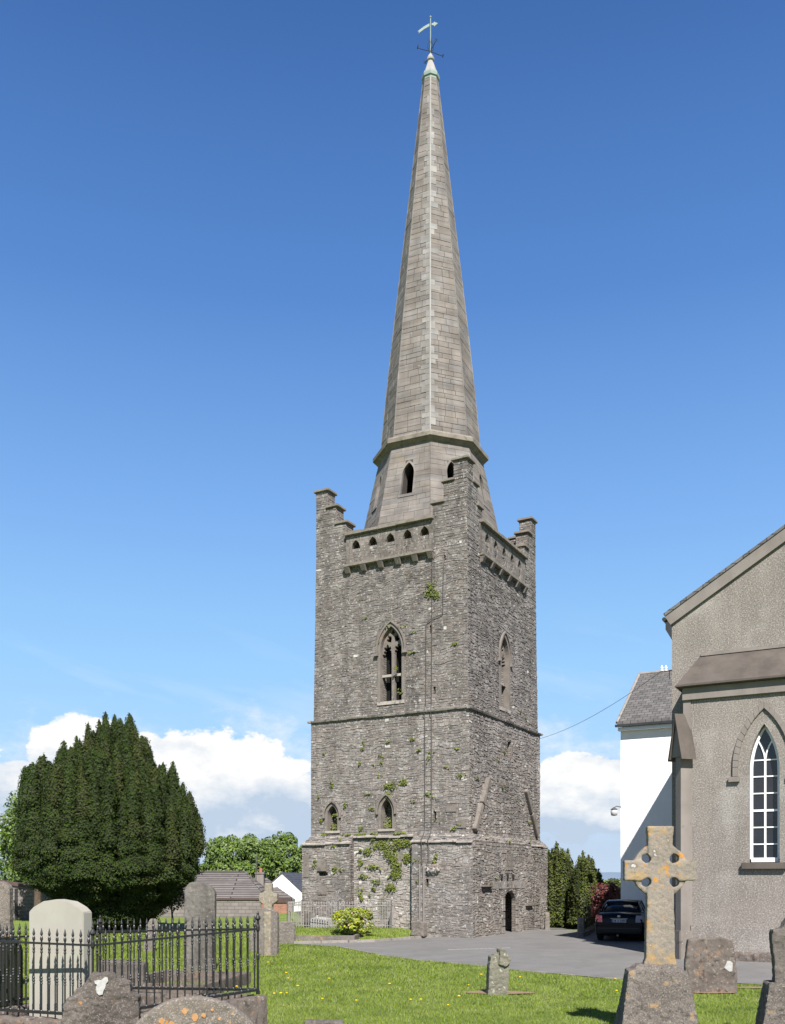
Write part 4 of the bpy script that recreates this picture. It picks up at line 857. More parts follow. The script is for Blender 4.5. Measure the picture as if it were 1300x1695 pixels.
for s_ in (-1, 1):
    pts = [(0, 5.60), (s_*.03, 5.80), (s_*.10, 6.0), (s_*.19, 6.17)]
    for (a, b) in zip(pts, pts[1:]): mb.prism([(a[0]-.02, a[1]), (a[0]+.02, a[1]), (b[0]+.02, b[1]), (b[0]-.02, b[1])], fC, -.261, -.226)
mb.build('tracery_bar', MAT['white_paint'], wf)
mb = MB(); mb.prism([(-.36, WIN[2]+.02), (.36, WIN[2]+.02), (.36, WIN[2]+.14), (-.36, WIN[2]+.14)], fC, -.33, -.19); mb.build('bottom_rail', MAT['white_paint'], wf)
MB().prism([(-.58, WIN[2]-.18), (.58, WIN[2]-.18), (.58, WIN[2]), (-.58, WIN[2]+.0)], fC, -.3, .14).build('window_sill', MAT['weathering'], CH, bevel=.01)
mb = MB(); arch_ring(mb, 1.36, 5.0, 5.42, 7.02, .15, fC, -.02, .075, n=10, foot=5.16); mb.build('hood_mould', MAT['render_smooth'], CH, bevel=.01)
for s_ in (-1, 1): MB().prism([(s_*.76-.17, 5.02), (s_*.76+.12, 5.02), (s_*.76+.12, 5.158), (s_*.76-.17, 5.158)], fC, -.02, .10).build('label_stop', MAT['render_smooth'], CH)
# diagonal buttress with gabled head at the wing corner
Mb = Matrix.Rotation(R(45), 4, 'Z')
def bb(mb, x0, x1, y0, y1, z0, z1): mb.box(x0, x1, y0, y1, z0, z1, Mb)
bt = MB(); s3_ = .13
Mb = Matrix.Rotation(R(-45), 4, 'Z')       # local -y points out along the diagonal (-,-)
bb(bt, -s3_, s3_, -.24, .2, 0, 5.85); bu = bt.build('buttress', MAT['render_smooth'], CH)
mb = MB(); bb(mb, -s3_-.06, s3_+.06, -.31, .2, -.1, .82); mb.build('buttress_base', MAT['dressed'], bu, bevel=.02)
mb = MB(); g = [(-.26, 5.80), (0, 6.85), (.26, 5.80)]
mb.prism(g, lambda a, b, d: Mb @ Vector((a, d, b)), -.30, .10); mb.build('gablet', MAT['render_smooth'], bu)
mb = MB()
for s_ in (-1, 1):
    q = [(s_*.36, 5.70), (0, 7.04), (0, 6.84), (s_*.27, 5.74)]
    mb.prism(q, lambda a, b, d: Mb @ Vector((a, d, b)), -.36, .12)
mb.build('gablet_coping', MAT['weathering'], bu)
mb = MB(); mb.box(-.06, .15, -.03, .3, 0, 7.42); mb.build('corner_pier', MAT['render_smooth'], CH)
# bracket and overhead cable
bpy.context.view_layer.update()
def CWd(x, y, z): return CH.matrix_world @ Vector((x, y, z))
br = empty('cable_bracket', CWd(MX, MYY+.2, 8.6), ROT, 'small grey iron bracket with white insulators on the church corner above the slate roof', 'bracket')
mb = MB(); mb.tube([(.02, 0, 0), (-.34, 0, .0)], .018, 6); mb.tube([(-.12, 0, 0), (-.12, 0, -.25)], .014, 6); mb.build('arm', MAT['conduit_pale'], br)
for x, z in ((-.34, .06), (-.22, .05)): MB().lathe([(.02, -.06), (.05, -.04), (.03, 0), (.045, .04), (.02, .1), (.01, .12)], 8, (x, 0, z)).build('insulator', MAT['white_paint'], br)
a = CWd(MX-.34, MYY+.2, 8.62); b = W(0.0, 7.6, 8.75)
mb = MB(); pts = [a.lerp(b, t/16)+Vector((0, 0, -.28*4*(t/16)*(1-t/16))) for t in range(17)]; mb.tube(pts, .008, 5)
tag(mb.build('overhead_cable', MAT['conduit']), 'thin dark cable sagging from the church corner to the tower', 'cable')
# ---------------------------------------------------------------- white house behind
HH = empty('white_house', (9.69, 40.0, 0), ROT, 'white rendered two storey house with grey slate roof partly hidden behind the church', 'house')
MB().box(0, 9, 0, 7, -.3, 8.62).build('wall', MAT['white_wall'], HH)
MB().prism([(0, 8.62), (7, 8.62), (3.5, 11.3)], lambda a, b, d: (d, a, b), .002, .3).build('gable', MAT['white_wall'], HH)
rf = MB().prism([(-.28, 8.78), (3.5, 11.5), (7.28, 8.78), (7.28, 8.9), (3.5, 11.66), (-.28, 8.92)], lambda a, b, d: (d, a, b), -.08, 9.2).build('roof', MAT['slate'], HH)
MB().tube([(-.09, -.26, 8.90), (-.09, 3.5, 11.66)], .06, 8).build('verge', MAT['kerbstone'], rf)
MB().tube([(-.08, 3.5, 11.66), (9.2, 3.5, 11.66)], .09, 8).build('ridge_tiles', MAT['kerbstone'], rf)
MB().box(-.14, 9, -.40, -.28, 8.70, 8.80).build('gutter', MAT['gutter'], HH)
MB().box(-.05, 9, -.26, -.003, 8.55, 8.69).build('soffit', MAT['white_paint'], HH)
wl = empty('wall_lamp', PY(1017, 39.8, ZV(1344, 39.8)), 0, 'small white globe lamp on a bracket at the left edge of the white house', 'lamp')
MB().lathe([(.05, -.17), (.13, -.15), (.15, 0.), (.13, .08), (.04, .1)], 12).build('lamp_globe', MAT['lampwhite'], wl, smooth=True)
MB().lathe([(.10, .09), (.16, .1), (.05, .18), (.02, .2)], 12).build('lamp_cap', MAT['conduit'], wl)
MB().tube([(0, 0, .18), (.1, .02, .24), (.32, .05, .2)], .02, 6).build('arm', MAT['conduit'], wl)
# ---------------------------------------------------------------- car
def car():
    c = empty('parked_car', PY(1025, 34.2), R(-19), 'dark navy saloon car parked with its red tail lights facing us in the church shade', 'car')
    def sec(y, hw, z0, zb, zt, tw): # closed ring
        return [(-hw*.93, y, z0), (hw*.93, y, z0), (hw, y, z0+.12), (hw*1.0, y, (z0+zb)/2+.1), (hw*.97, y, zb-.08), (tw, y, zt), (0, y, zt+.03), (-tw, y, zt), (-hw*.97, y, zb-.08), (-hw*1.0, y, (z0+zb)/2+.1), (-hw, y, z0+.12)]
    S = [(0.02, .80, .34, .70, .62, .72), (.0, .83, .30, .88, .84, .74), (.08, .86, .24, .99, 1.0, .74), (.45, .88, .20, 1.02, 1.06, .72), (1.0, .89, .18, 1.01, 1.03, .74), (2.2, .89, .18, .98, .98, .76), (3.3, .89, .18, .95, .95, .74), (4.2, .86, .2, .85, .82, .66), (4.5, .78, .24, .68, .66, .6), (4.58, .7, .3, .6, .56, .5)]
    mb = MB(); mb.loft([sec(y, hw, z0, zb, zt, tw) for y, hw, z0, zb, zt, tw in S]); b = mb.build('body', MAT['car_paint'], c, smooth=True)
    mb = MB(); G = [(.62, .70, .60, 1.03, 1.05), (.95, .72, .60, 1.0, 1.24), (1.35, .73, .57, .98, 1.40), (1.7, .74, .57, .97, 1.44), (2.5, .74, .56, .96, 1.44), (2.9, .74, .56, .96, 1.36), (3.6, .72, .60, .95, .97)]
    mb.loft([[(-a, y, z0), (a, y, z0), (t+.02, y, z1-.03), (t*.5, y, z1+.02), (-t*.5, y, z1+.02), (-t-.02, y, z1-.03)] for y, a, t, z0, z1 in G]); mb.build('glass', MAT['car_glass'], c, smooth=True)
    mb = MB(); mb.loft([[(-.61, y, z), (.61, y, z), (.52, y, z+.05), (0, y, z+.07), (-.52, y, z+.05)] for y, z in ((1.22, 1.365), (1.6, 1.43), (2.2, 1.44), (2.72, 1.42))]); mb.build('roof', MAT['car_paint'], c, smooth=True)
    for s in (-1, 1):
        mb = MB(); mb.tube([(s*.70, .6, 1.03), (s*.655, .98, 1.26), (s*.60, 1.38, 1.42), (s*.60, 2.5, 1.46), (s*.73, 3.5, 1.0)], .035, 6); mb.build('roof_pillar', MAT['car_paint'], c, smooth=True)
        mb = MB(); mb.hexa([(s*.86, .03, .72), (s*.58, -.06, .72), (s*.58, .3, .72), (s*.90, .32, .74)], [(s*.83, .03, .97), (s*.60, -.03, .97), (s*.60, .3, .98), (s*.86, .36, .98)]); mb.build('tail_light', MAT['red_lens'] if s < 0 else MAT['clear_lens'], c, bevel=.015)
        for y in (.85, 3.6):
            w = MB(); w.lathe([(.19, 0), (.30, 0), (.33, .03), (.33, .17), (.30, .2), (.19, .2)], 20); w.v = [(s*.86-(z if s > 0 else -z), y+px, .33+py) for px, py, z in w.v]
            wh = w.build('wheel', MAT['rubber'], c); q = MB(); q.lathe([(.02, -.0), (.19, .01), (.19, .1), (.02, .1)], 16); q.v = [(s*.865-(z if s > 0 else -z), y+px, .33+py) for px, py, z in q.v]; q.build('rim', MAT['alloy'], wh)
    MB().box(-.27, .26, -.035, .03, .72, .83).build('number_plate', MAT['plate'], c); MB().box(-.27, -.215, -.038, -.034, .722, .828).build('plate_band', MAT['plate_blue'], c)
    mb = MB()
    for k in range(9):
        if k in (2, 4): continue
        mb.box(-.18+k*.048, -.155+k*.048, -.039, -.034, .74, .81)
    mb.build('plate_characters', MAT['car_paint'], c)
    MB().box(-.30, .30, -.03, .05, .845, .865).build('chrome_strip', MAT['alloy'], c)
    mb = MB(); mb.lathe([(.035, 0), (.045, .005), (.045, .012), (.035, .015)], 16); mb.v = [(x*1.3, -.025-z, .94+y) for x, y, z in mb.v]; mb.build('badge', MAT['alloy'], c)
    mb = MB(); mb.box(-.80, .80, -.09, .2, .36, .60); mb.build('bumper', MAT['car_paint'], c, bevel=.05)
    mb = MB(); mb.box(-.74, .74, -.096, .0, .50, .512); mb.build('bumper_strip', MAT['gutter'], c)
    mb = MB(); mb.tube([(-.05, -.05, .24), (-.05, .3, .26)], .035, 8); mb.build('exhaust', MAT['alloy'], c)
    for s in (-1, 1): mb = MB(); mb.sphere((s*.98, 3.0, 1.02), .1, 8, 6, .7); mb.build('wing_mirror', MAT['car_paint'], c)
car()
# ---------------------------------------------------------------- gravestones
def gstone(name, label, outline, th, loc, rz, m, cat='headstone', tilt=0, lean=0, vox=.025, amp=.010, big=0.0, bev=.015, group=None, rough_=True):
    mb = MB(); mb.prism(outline, lambda a, b, d: (a, d, b), -th/2, th/2); o = mb.build(name, MAT[m], bevel=bev)
    if rough_: roughen(o, vox, amp, 4, big)
    o.location = loc; o.rotation_euler = (lean, tilt, rz); return tag(o, label, cat, group)
def rtop(w, h, rise, n=10, base=-.3):
    hw = w/2; rad = (hw*hw+rise*rise)/(2*rise); a = math.asin(min(1, hw/rad)); return [(-hw, base), (hw, base)]+[(rad*math.sin(a-2*a*k/n), h-rad+rad*math.cos(a-2*a*k/n)) for k in range(n+1)]
# large celtic cross
cc = empty('celtic_cross', PY(1092, 13.7), R(-7), 'tall ringed celtic cross with orange lichen standing in front of the church corner', 'grave cross')
k = FPX/13.7; zc = ZV(1441, 13.7)
h0 = zc-ZV(1600, 13.7)
shaft = [(-.235, 1.04), (.235, 1.04), (.225, 1.10), (.205, 1.15), (.185, zc-.2), (.172, zc+.3), (.178, zc+.53), (.185, zc+.56), (.185, zc+.64), (-.185, zc+.64), (-.185, zc+.56), (-.178, zc+.53), (-.172, zc+.3), (-.185, zc-.2), (-.205, 1.15), (-.225, 1.10)]
mb = MB(); F = lambda a, b, d: (a, d, b)
mb.prism(shaft, F, -.11, .11); mb.prism([(-.505, zc-.148), (.505, zc-.148), (.505, zc+.142), (-.505, zc+.142)], F, -.108, .108)
n = 32; mb.prism([(.395*math.cos(2*math.pi*i/n), zc+.395*math.sin(2*math.pi*i/n)) for i in range(n)], F, -.08, .08)
o = mb.build('cross_head', MAT['cross_stone'], cc)
md = o.modifiers.new('r', 'REMESH'); md.mode = 'VOXEL'; md.voxel_size = .014; bake(o)
hc = MB()
for sx in (-1, 1):
    for sz in (-1, 1):
        pts = []
        for i in range(18):
            t = 2*math.pi*i/18; e = 1+.30*max(0, math.cos(t-math.atan2(sz, sx)))
            pts.append((sx*.190+.062*e*math.cos(t), zc+sz*.165+.062*e*math.sin(t)))
        hc.prism(pts, F, -.3, .3)
cut(o, hc); roughen(o, .014, .006, 5, .004)
mb = MB(); mb.hexa([(-.60, -.42, -.2), (.60, -.42, -.2), (.60, .42, -.2), (-.60, .42, -.2)], [(-.415, -.27, .98), (.415, -.27, .98), (.415, .27, .98), (-.415, .27, .98)])
mb.hexa([(-.38, -.24, .96), (.38, -.24, .96), (.38, .24, .96), (-.38, .24, .96)], [(-.27, -.15, 1.07), (.27, -.15, 1.07), (.27, .15, 1.07), (-.27, .15, 1.07)])
o = mb.build('cross_plinth', MAT['cross_base'], cc); roughen(o, .022, .014, 5, .03); o.location.x = -.05
# slab right of the cross
gstone('headstone', 'low square lichen mottled brown slab beside the celtic cross at the tarmac edge', [(-.50, -.2), (.50, -.2), (.505, .35), (.46, .78), (.42, 1.06), (.20, 1.11), (-.2, 1.10), (-.46, 1.07), (-.51, .6)], .16, P(1177, 1643), R(-8), 'slab_brown', big=.02)
pt = P(1205, 1603); q = MB(); q.prism([(-.07, -.02), (.03, -.10), (.09, -.09), (.10, .08), (.05, .12), (-.01, .12), (-.03, .05)], F, -.012, .012); pr_ = q.build('white_lichen', MAT['white_lichen'], [o for o in bpy.data.objects if o.get('label', '').startswith('low square')][0], bevel=.004)
pr_.location = (.31, -.088, .53)
# small rough stump stone
sx_ = MB(); 
sx_.prism([(-.215, -.2), (.19, -.2), (.205, .62), (-.195, .64)], lambda a, b, d: (a, d, b), -.13, .13)
sx_.prism([(-.19, .60), (.0, .60), (.0, .83), (-.12, .80), (-.13, .765), (-.185, .77)], lambda a, b, d: (a, d, b), -.12, .13)
sx_.prism([(-.02, .60), (.12, .57), (.225, .66), (.22, .73), (.15, .84), (.07, .93), (-.01, .91)], lambda a, b, d: (a, d, b), -.18, .15)
o = sx_.build('grave_marker', MAT['grave_moss']); roughen(o, .016, .012, 5, .012); o.location = P(823, 1646); o.rotation_euler = (0, R(2), R(6)); tag(o, 'small weathered mossy stone marker standing alone on the lawn by the tarmac', 'grave marker')
# right edge monument
rm = empty('monument', PY(1290, 13.2), R(-10), 'dark broken cross on a tapered block cut by the right edge of the photograph', 'grave cross')
mb = MB(); mb.prism([(-.07, .75), (.2, .75), (.2, 1.85), (.10, 1.76), (.05, 1.66), (.02, 1.60), (-.10, 1.585), (-.115, 1.45), (-.08, 1.15)], F, -.1, .1); o = mb.build('cross_shaft', MAT['grave_dark'], rm); roughen(o, .018, .010, 4, .01)
mb = MB(); mb.hexa([(-.35, -.32, -.2), (.42, -.32, -.2), (.42, .32, -.2), (-.35, .32, -.2)], [(-.17, -.2, .86), (.30, -.2, .86), (.30, .2, .86), (-.17, .2, .86)]); o = mb.build('cross_plinth', MAT['cross_base'], rm); roughen(o, .022, .014, 5, .02)
# foreground stones bottom left
j = [(-.56, -.4), (.44, -.4), (.43, .86), (.33, .90), (.32, 1.04), (.16, 1.07), (.12, 1.14), (-.13, 1.14), (-.19, 1.05), (-.25, .97), (-.33, .95), (-.36, .86), (-.43, .84), (-.50, .5)]
D1 = 11.6; o = gstone('headstone', 'dark jagged broken headstone with a white lichen patch near the iron railing corner', j, .2, PY(172, D1, 0), R(10), 'grave_dark_white', big=.012, amp=.014, vox=.014, bev=.004)
q = MB(); q.prism([(-.06, .0), (-.05, -.07), (-.02, -.10), (.02, -.09), (.03, -.04), (.05, -.01), (.06, .04), (.085, .07), (.08, .115), (.05, .125), (.02, .10), (.0, .085), (-.04, .09), (-.075, .075), (-.07, .045), (-.045, .03)], F, -.008, .008)
w_ = q.build('white_lichen', MAT['white_lichen'], o); w_.location = (-.02, -.112, .98)
D2 = 11.0
o = gstone('headstone', 'broad round topped headstone spotted with orange lichen at the bottom edge', rtop(1.60, .93, .50, 16), .2, PY(322, D2, 0), R(4), 'grave_orange', amp=.010, big=.015)
for (x, z, r_) in ((-.36, .66, .035), (-.25, .60, .05), (-.10, .77, .035), (.02, .70, .045), (.12, .72, .028), (.22, .78, .02), (-.52, .56, .035), (-.44, .5, .05), (.0, .6, .035), (.30, .68, .018)):
    q = MB(); q.prism([(x+r_*random.uniform(.7, 1.2)*math.cos(t), z+r_*random.uniform(.7, 1.2)*math.sin(t)) for t in [2*math.pi*k_/16 for k_ in range(16)]], F, -.108, -.095); q.build('lichen_patch', MAT['orange_lichen'], o)
gstone('headstone', 'small low grey stone block poking up at the bottom edge of the lawn', [(-.27, -.3), (.27, -.3), (.26, .40), (-.27, .42)], .18, PY(538, 12.6, 0), R(3), 'grave_dark')
# pale headstone behind railings
o = gstone('headstone', 'large pale cream round shouldered headstone behind the black railings', [(-.46, -.2), (.46, -.2), (.46, 1.83), (.38, 1.90), (.22, 1.98), (0, 2.01), (-.22, 1.98), (-.38, 1.90), (-.46, 1.83)], .20, PY(100, 13.42, 0), R(-18), 'grave_pale', rough_=False, bev=.01)
gstone('headstone', 'polished black arched headstone behind the railings at the left edge', rtop(.46, 1.42, .2, 10), .12, PY(12, 14.3, 0), R(-8), 'polished', rough_=False)
gstone('headstone', 'tall pale stone with orange lichen behind the black arched headstone', [(-.32, -.2), (.20, -.2), (.20, 2.12), (.12, 2.22), (.0, 2.25), (-.32, 2.25)], .2, PY(4, 19.5, 0), R(-5), 'grave_orange', big=.01)
gstone('headstone', 'tall ribbed grey headstone with curved top beyond the right half of the railings', [(-.40, -.2), (.40, -.2), (.40, 1.95), (.33, 2.10), (.15, 2.20), (-.05, 2.24), (-.25, 2.20), (-.37, 2.05)], .18, PY(331, 23.5, 0), R(-6), 'grave_ribbed')
gstone('headstone', 'small pale leaning stone beyond the railings in front of the yew', [(-.20, -.2), (.18, -.2), (.20, .85), (.12, 1.05), (-.08, 1.03), (-.16, .8)], .12, PY(247, 30, 0), R(10), 'grave_mid', tilt=R(6))
gstone('headstone', 'small yellow lichened round headstone in the distance left of the yew', rtop(.48, 1.5, .24), .15, PY(76, 34, 0), R(4), 'grave_ochre')
# stone cross on slab
cs = empty('cross_headstone', P(445, 1581), R(-12), 'stone cross carved on an upright block with ochre lichen beside the railing corner', 'grave cross')
Yc = cs.location.y; cs.scale = (1.0, 1, 1.18); u2 = Yc/FPX
mb = MB(); mb.prism([(-.32, -.15), (.30, -.15), (.31, .98), (.27, 1.12), (.14, 1.16), (-.20, 1.20), (-.31, 1.10)], F, -.10, .10); o = mb.build('slab', MAT['grave_mid'], cs); roughen(o, .024, .012, 4, .01)
mb = MB(); mb.prism([(-.13, 1.0), (.11, 1.0), (.13, 1.28), (.28, 1.37), (.30, 1.58), (.12, 1.60), (.13, 1.84), (-.11, 1.84), (-.12, 1.60), (-.27, 1.58), (-.28, 1.37), (-.14, 1.28)], F, -.08, .09); mb.prism([(-.10, -.1), (.10, -.1), (.11, 1.1), (-.12, 1.1)], F, -.125, .09)
o = mb.build('cross_head', MAT['grave_ochre'], cs); roughen(o, .022, .012, 4, .01)
gstone('headstone', 'broken curved grey stone leaning behind the carved cross block', [(-.30, -.2), (.3, -.2), (.32, 1.15), (.2, 1.2), (.05, 1.12), (-.12, .98), (-.22, .8), (-.3, .5)], .14, PY(430, 30, 0), R(0), 'grave_mid')
gstone('headstone', 'plain low grey slab between the carved cross and the iron enclosure', [(-.36, -.2), (.34, -.2), (.34, .80), (-.36, .78)], .12, PY(473, 33.5, .0), R(-5), 'grave_mid')
# kerbed plot and flat ledger stones seen through the railings
def kerbplot(name, label, cx, cy, w, l, h, rz, m='grave_mid', z=0):
    o = MB(); t = .12
    o.box(-w/2, w/2, -l/2, -l/2+t, -.1, h); o.box(-w/2, w/2, l/2-t, l/2, -.1, h); o.box(-w/2, -w/2+t, -l/2+t+.002, l/2-t-.002, -.1, h-.01); o.box(w/2-t, w/2, -l/2+t+.002, l/2-t-.002, -.1, h-.01)
    o = o.build(name, MAT[m], bevel=.012); o.location = (cx, cy, z); o.rotation_euler = (0, 0, rz); return tag(o, label, 'grave kerb')
c_ = PY(522, 35.3); kerbplot('grave_kerb', 'low stone kerb of a grave plot left of the leafy bush', c_.x, c_.y, 3.3, 2.2, .2, R(-6), z=.05)
c_ = PY(300, 19.6); kerbplot('grave_kerb', 'reddish brown stone grave kerb seen through the black railings', c_.x, c_.y, 2.1, 2.6, .26, R(-12), 'slab_brown')
gstone('ledger_stone', 'square dark chest like stone slab seen through the railings below the yew', [(-.5, -.1), (.5, -.1), (.48, .55), (-.5, .6)], .35, PY(205, 19.8), R(-5), 'grave_dark')
# ---------------------------------------------------------------- black railings
RA, RB, RC, RD = Vector((-4.06, 12.76)), Vector((-2.10, 14.7)), Vector((-4.95, 15.95)), Vector((-5.95, 13.25))
ZT = {0: 1.41, 1: 1.53, 2: 1.42, 3: 1.45}; HT = .98
rl = empty('iron_railing', (RA.x, RA.y, 0), 0, 'black cast iron spear topped railing round the grave plot on the left', 'railing')
barm = MB(); pr_l = [(.022, .0), (.022, .03), (.011, .05), (.011, .40), (.018, .41), (.012, .43), (.018, .45), (.012, .47), (.018, .49), (.011, .51), (.011, .83), (.019, .845), (.013, .87), (.019, .89), (.012, .92), (.012, 1.0), (.021, 1.02), (.018, 1.05), (.009, 1.07), (.019, 1.095), (.016, 1.115), (.008, 1.15), (.002, 1.18)]
barm.lathe(pr_l, 7); barm.v = [(x*1.02, y*1.02, z) for x, y, z in barm.v]; bar0 = barm.build('bar', MAT['iron'], rl); first = [True]
def run(p, q, zp, zq, n, s0=True, m='iron'):
    d = (q-p); L_ = d.length; dn = d.normalized(); nn = Vector((-dn.y, dn.x))
    for k_ in range(n):
        t = (k_+.5)/n; c = p+d*t; z = zp+(zq-zp)*t-HT
        if first[0]: o = bar0; first[0] = False
        else: o = bar0.copy(); COL.objects.link(o); o.parent = rl
        o.location = (c.x-RA.x, c.y-RA.y, z-.0)
    for (dz, h, w, nm) in ((-.012, .028, .018, 'top_rail'), (-HT+.02, .04, .026, 'bottom_rail')):
        P0 = Vector((p.x-RA.x, p.y-RA.y, zp+dz)); P1 = Vector((q.x-RA.x, q.y-RA.y, zq+dz)); w3 = Vector((nn.x*w, nn.y*w, 0)); up = Vector((0, 0, h/2))
        MB().hexa([P0-w3-up, P0+w3-up, P1+w3-up, P1-w3-up], [P0-w3+up, P0+w3+up, P1+w3+up, P1-w3+up]).build(nm, MAT[m], rl)
    P0 = Vector((p.x-RA.x, p.y-RA.y, 0)); P1 = Vector((q.x-RA.x, q.y-RA.y, 0)); w3 = Vector((nn.x*.11, nn.y*.11, 0)); e = Vector((dn.x*.11, dn.y*.11, 0))
    o = MB().hexa([P0-w3-e+Vector((0, 0, -.1)), P0+w3-e+Vector((0, 0, -.1)), P1+w3+e+Vector((0, 0, -.1)), P1-w3+e+Vector((0, 0, -.1))],
              [P0-w3-e+Vector((0, 0, zp-HT-.06)), P0+w3-e+Vector((0, 0, zp-HT-.06)), P1+w3+e+Vector((0, 0, zq-HT-.06)), P1-w3+e+Vector((0, 0, zq-HT-.06))]).build('railing_plinth', MAT['slab_brown'], rl, bevel=.015)
    roughen(o, .05, .02, 3)
run(RD, RA, ZT[3], ZT[0], 16); run(RA, RB, ZT[0], ZT[1], 22); run(RB, RC, ZT[1], ZT[2], 24); run(RC, RD, ZT[2], ZT[3], 22)
for p, z in ((RA, ZT[0]), (RB, ZT[1]), (RC, ZT[2]), (RD, ZT[3])):
    mb = MB(); mb.lathe([(.03, -HT-.05), (.03, -HT), (.02, -HT+.03), (.017, -.5), (.026, -.48), (.026, -.42), (.017, -.4), (.017, -.06), (.03, -.03), (.03, .03), (.022, .06), (.022, .12), (.045, .15), (.04, .17), (.015, .21), (.02, .235), (.003, .27)], 10, (p.x-RA.x, p.y-RA.y, z)); mb.build('corner_post', MAT['iron'], rl)
# ---------------------------------------------------------------- pale grey enclosure by the tower
E0, E1, E2 = PY(476, 38.6, .28), PY(560, 37.6, .3), PY(648, 37.9, .3)
en = empty('grave_enclosure', E0, 0, 'weathered pale grey iron railing enclosure against the foot of the tower', 'railing')
bz = MB(); bz.tube([(0, 0, 0), (0, 0, 1.02)], .012, 6); bz.lathe([(.012, 1.0), (.022, 1.02), (.022, 1.05), (.003, 1.12)], 6); b0 = bz.build('bar', MAT['grey_iron'], en); f0 = [True]
def run2(p, q, n):
    d = q-p
    for k_ in range(n):
        c = p+d*(k_+.5)/n-E0
        if f0[0]: o = b0; f0[0] = False
        else: o = b0.copy(); COL.objects.link(o); o.parent = en
        o.location = (c.x, c.y, c.z-.02)
    for z in (.12, .92):
        MB().tube([p-E0+Vector((0, 0, z)), q-E0+Vector((0, 0, z))], .014, 6).build('rail', MAT['grey_iron'], en)
    for c in (p, q): MB().tube([c-E0, c-E0+Vector((0, 0, 1.12))], .03, 8).build('post', MAT['grey_iron'], en)
E3 = W(-4.3, -.12, .3); E4 = W(-7.9, -.8, .3)
run2(E0, E1, 20); run2(E1, E2, 21); run2(E2, W(-3.35, -.1, .3), 6); run2(E0, W(-7.6, -.5, .3), 12)
gstone('table_tomb', 'low white sarcophagus stone inside the pale iron enclosure', [(-.45, -.1), (.45, -.1), (.36, .42), (-.1, .48), (-.40, .40)], .5, PY(532, 38.9, .25), R(-20), 'whitestone', cat='tomb')
gstone('headstone', 'small grey stone post inside the pale iron enclosure', [(-.16, -.1), (.16, -.1), (.16, .62), (-.16, .62)], .14, PY(510, 39.1, .28), R(-20), 'grave_dark')
# gate pier, railings right of tower
gp_ = PY(962, 37.0); rock('gate_pier', 'short square stone pier at the end of the railings left of the car', 'pier', gp_, .27, .27, .78, 'grave_mid', R(-10), .95)
ir = empty('boundary_railing', PY(966, 37.6), 0, 'thin dark railing running back behind the stone pier beside the car', 'railing')
a, b = Vector((0, 0, 0)), PY(1004, 50.0)-PY(966, 37.6)
for k_ in range(22):
    c = a.lerp(b, k_/21); MB().tube([c+Vector((0, 0, .1)), c+Vector((0, 0, 1.15))], .012, 5).build('bar', MAT['iron'], ir)
for z in (.25, 1.05): MB().tube([a+Vector((0, 0, z)), b+Vector((0, 0, z))], .015, 5).build('rail', MAT['iron'], ir)
MB().hexa([a+Vector((-.1, 0, -.1)), a+Vector((.15, 0, -.1)), b+Vector((.15, 0, -.1)), b+Vector((-.1, 0, -.1))], [a+Vector((-.1, 0, .2)), a+Vector((.15, 0, .2)), b+Vector((.15, 0, .2)), b+Vector((-.1, 0, .2))]).build('railing_plinth', MAT['grave_mid'], ir)
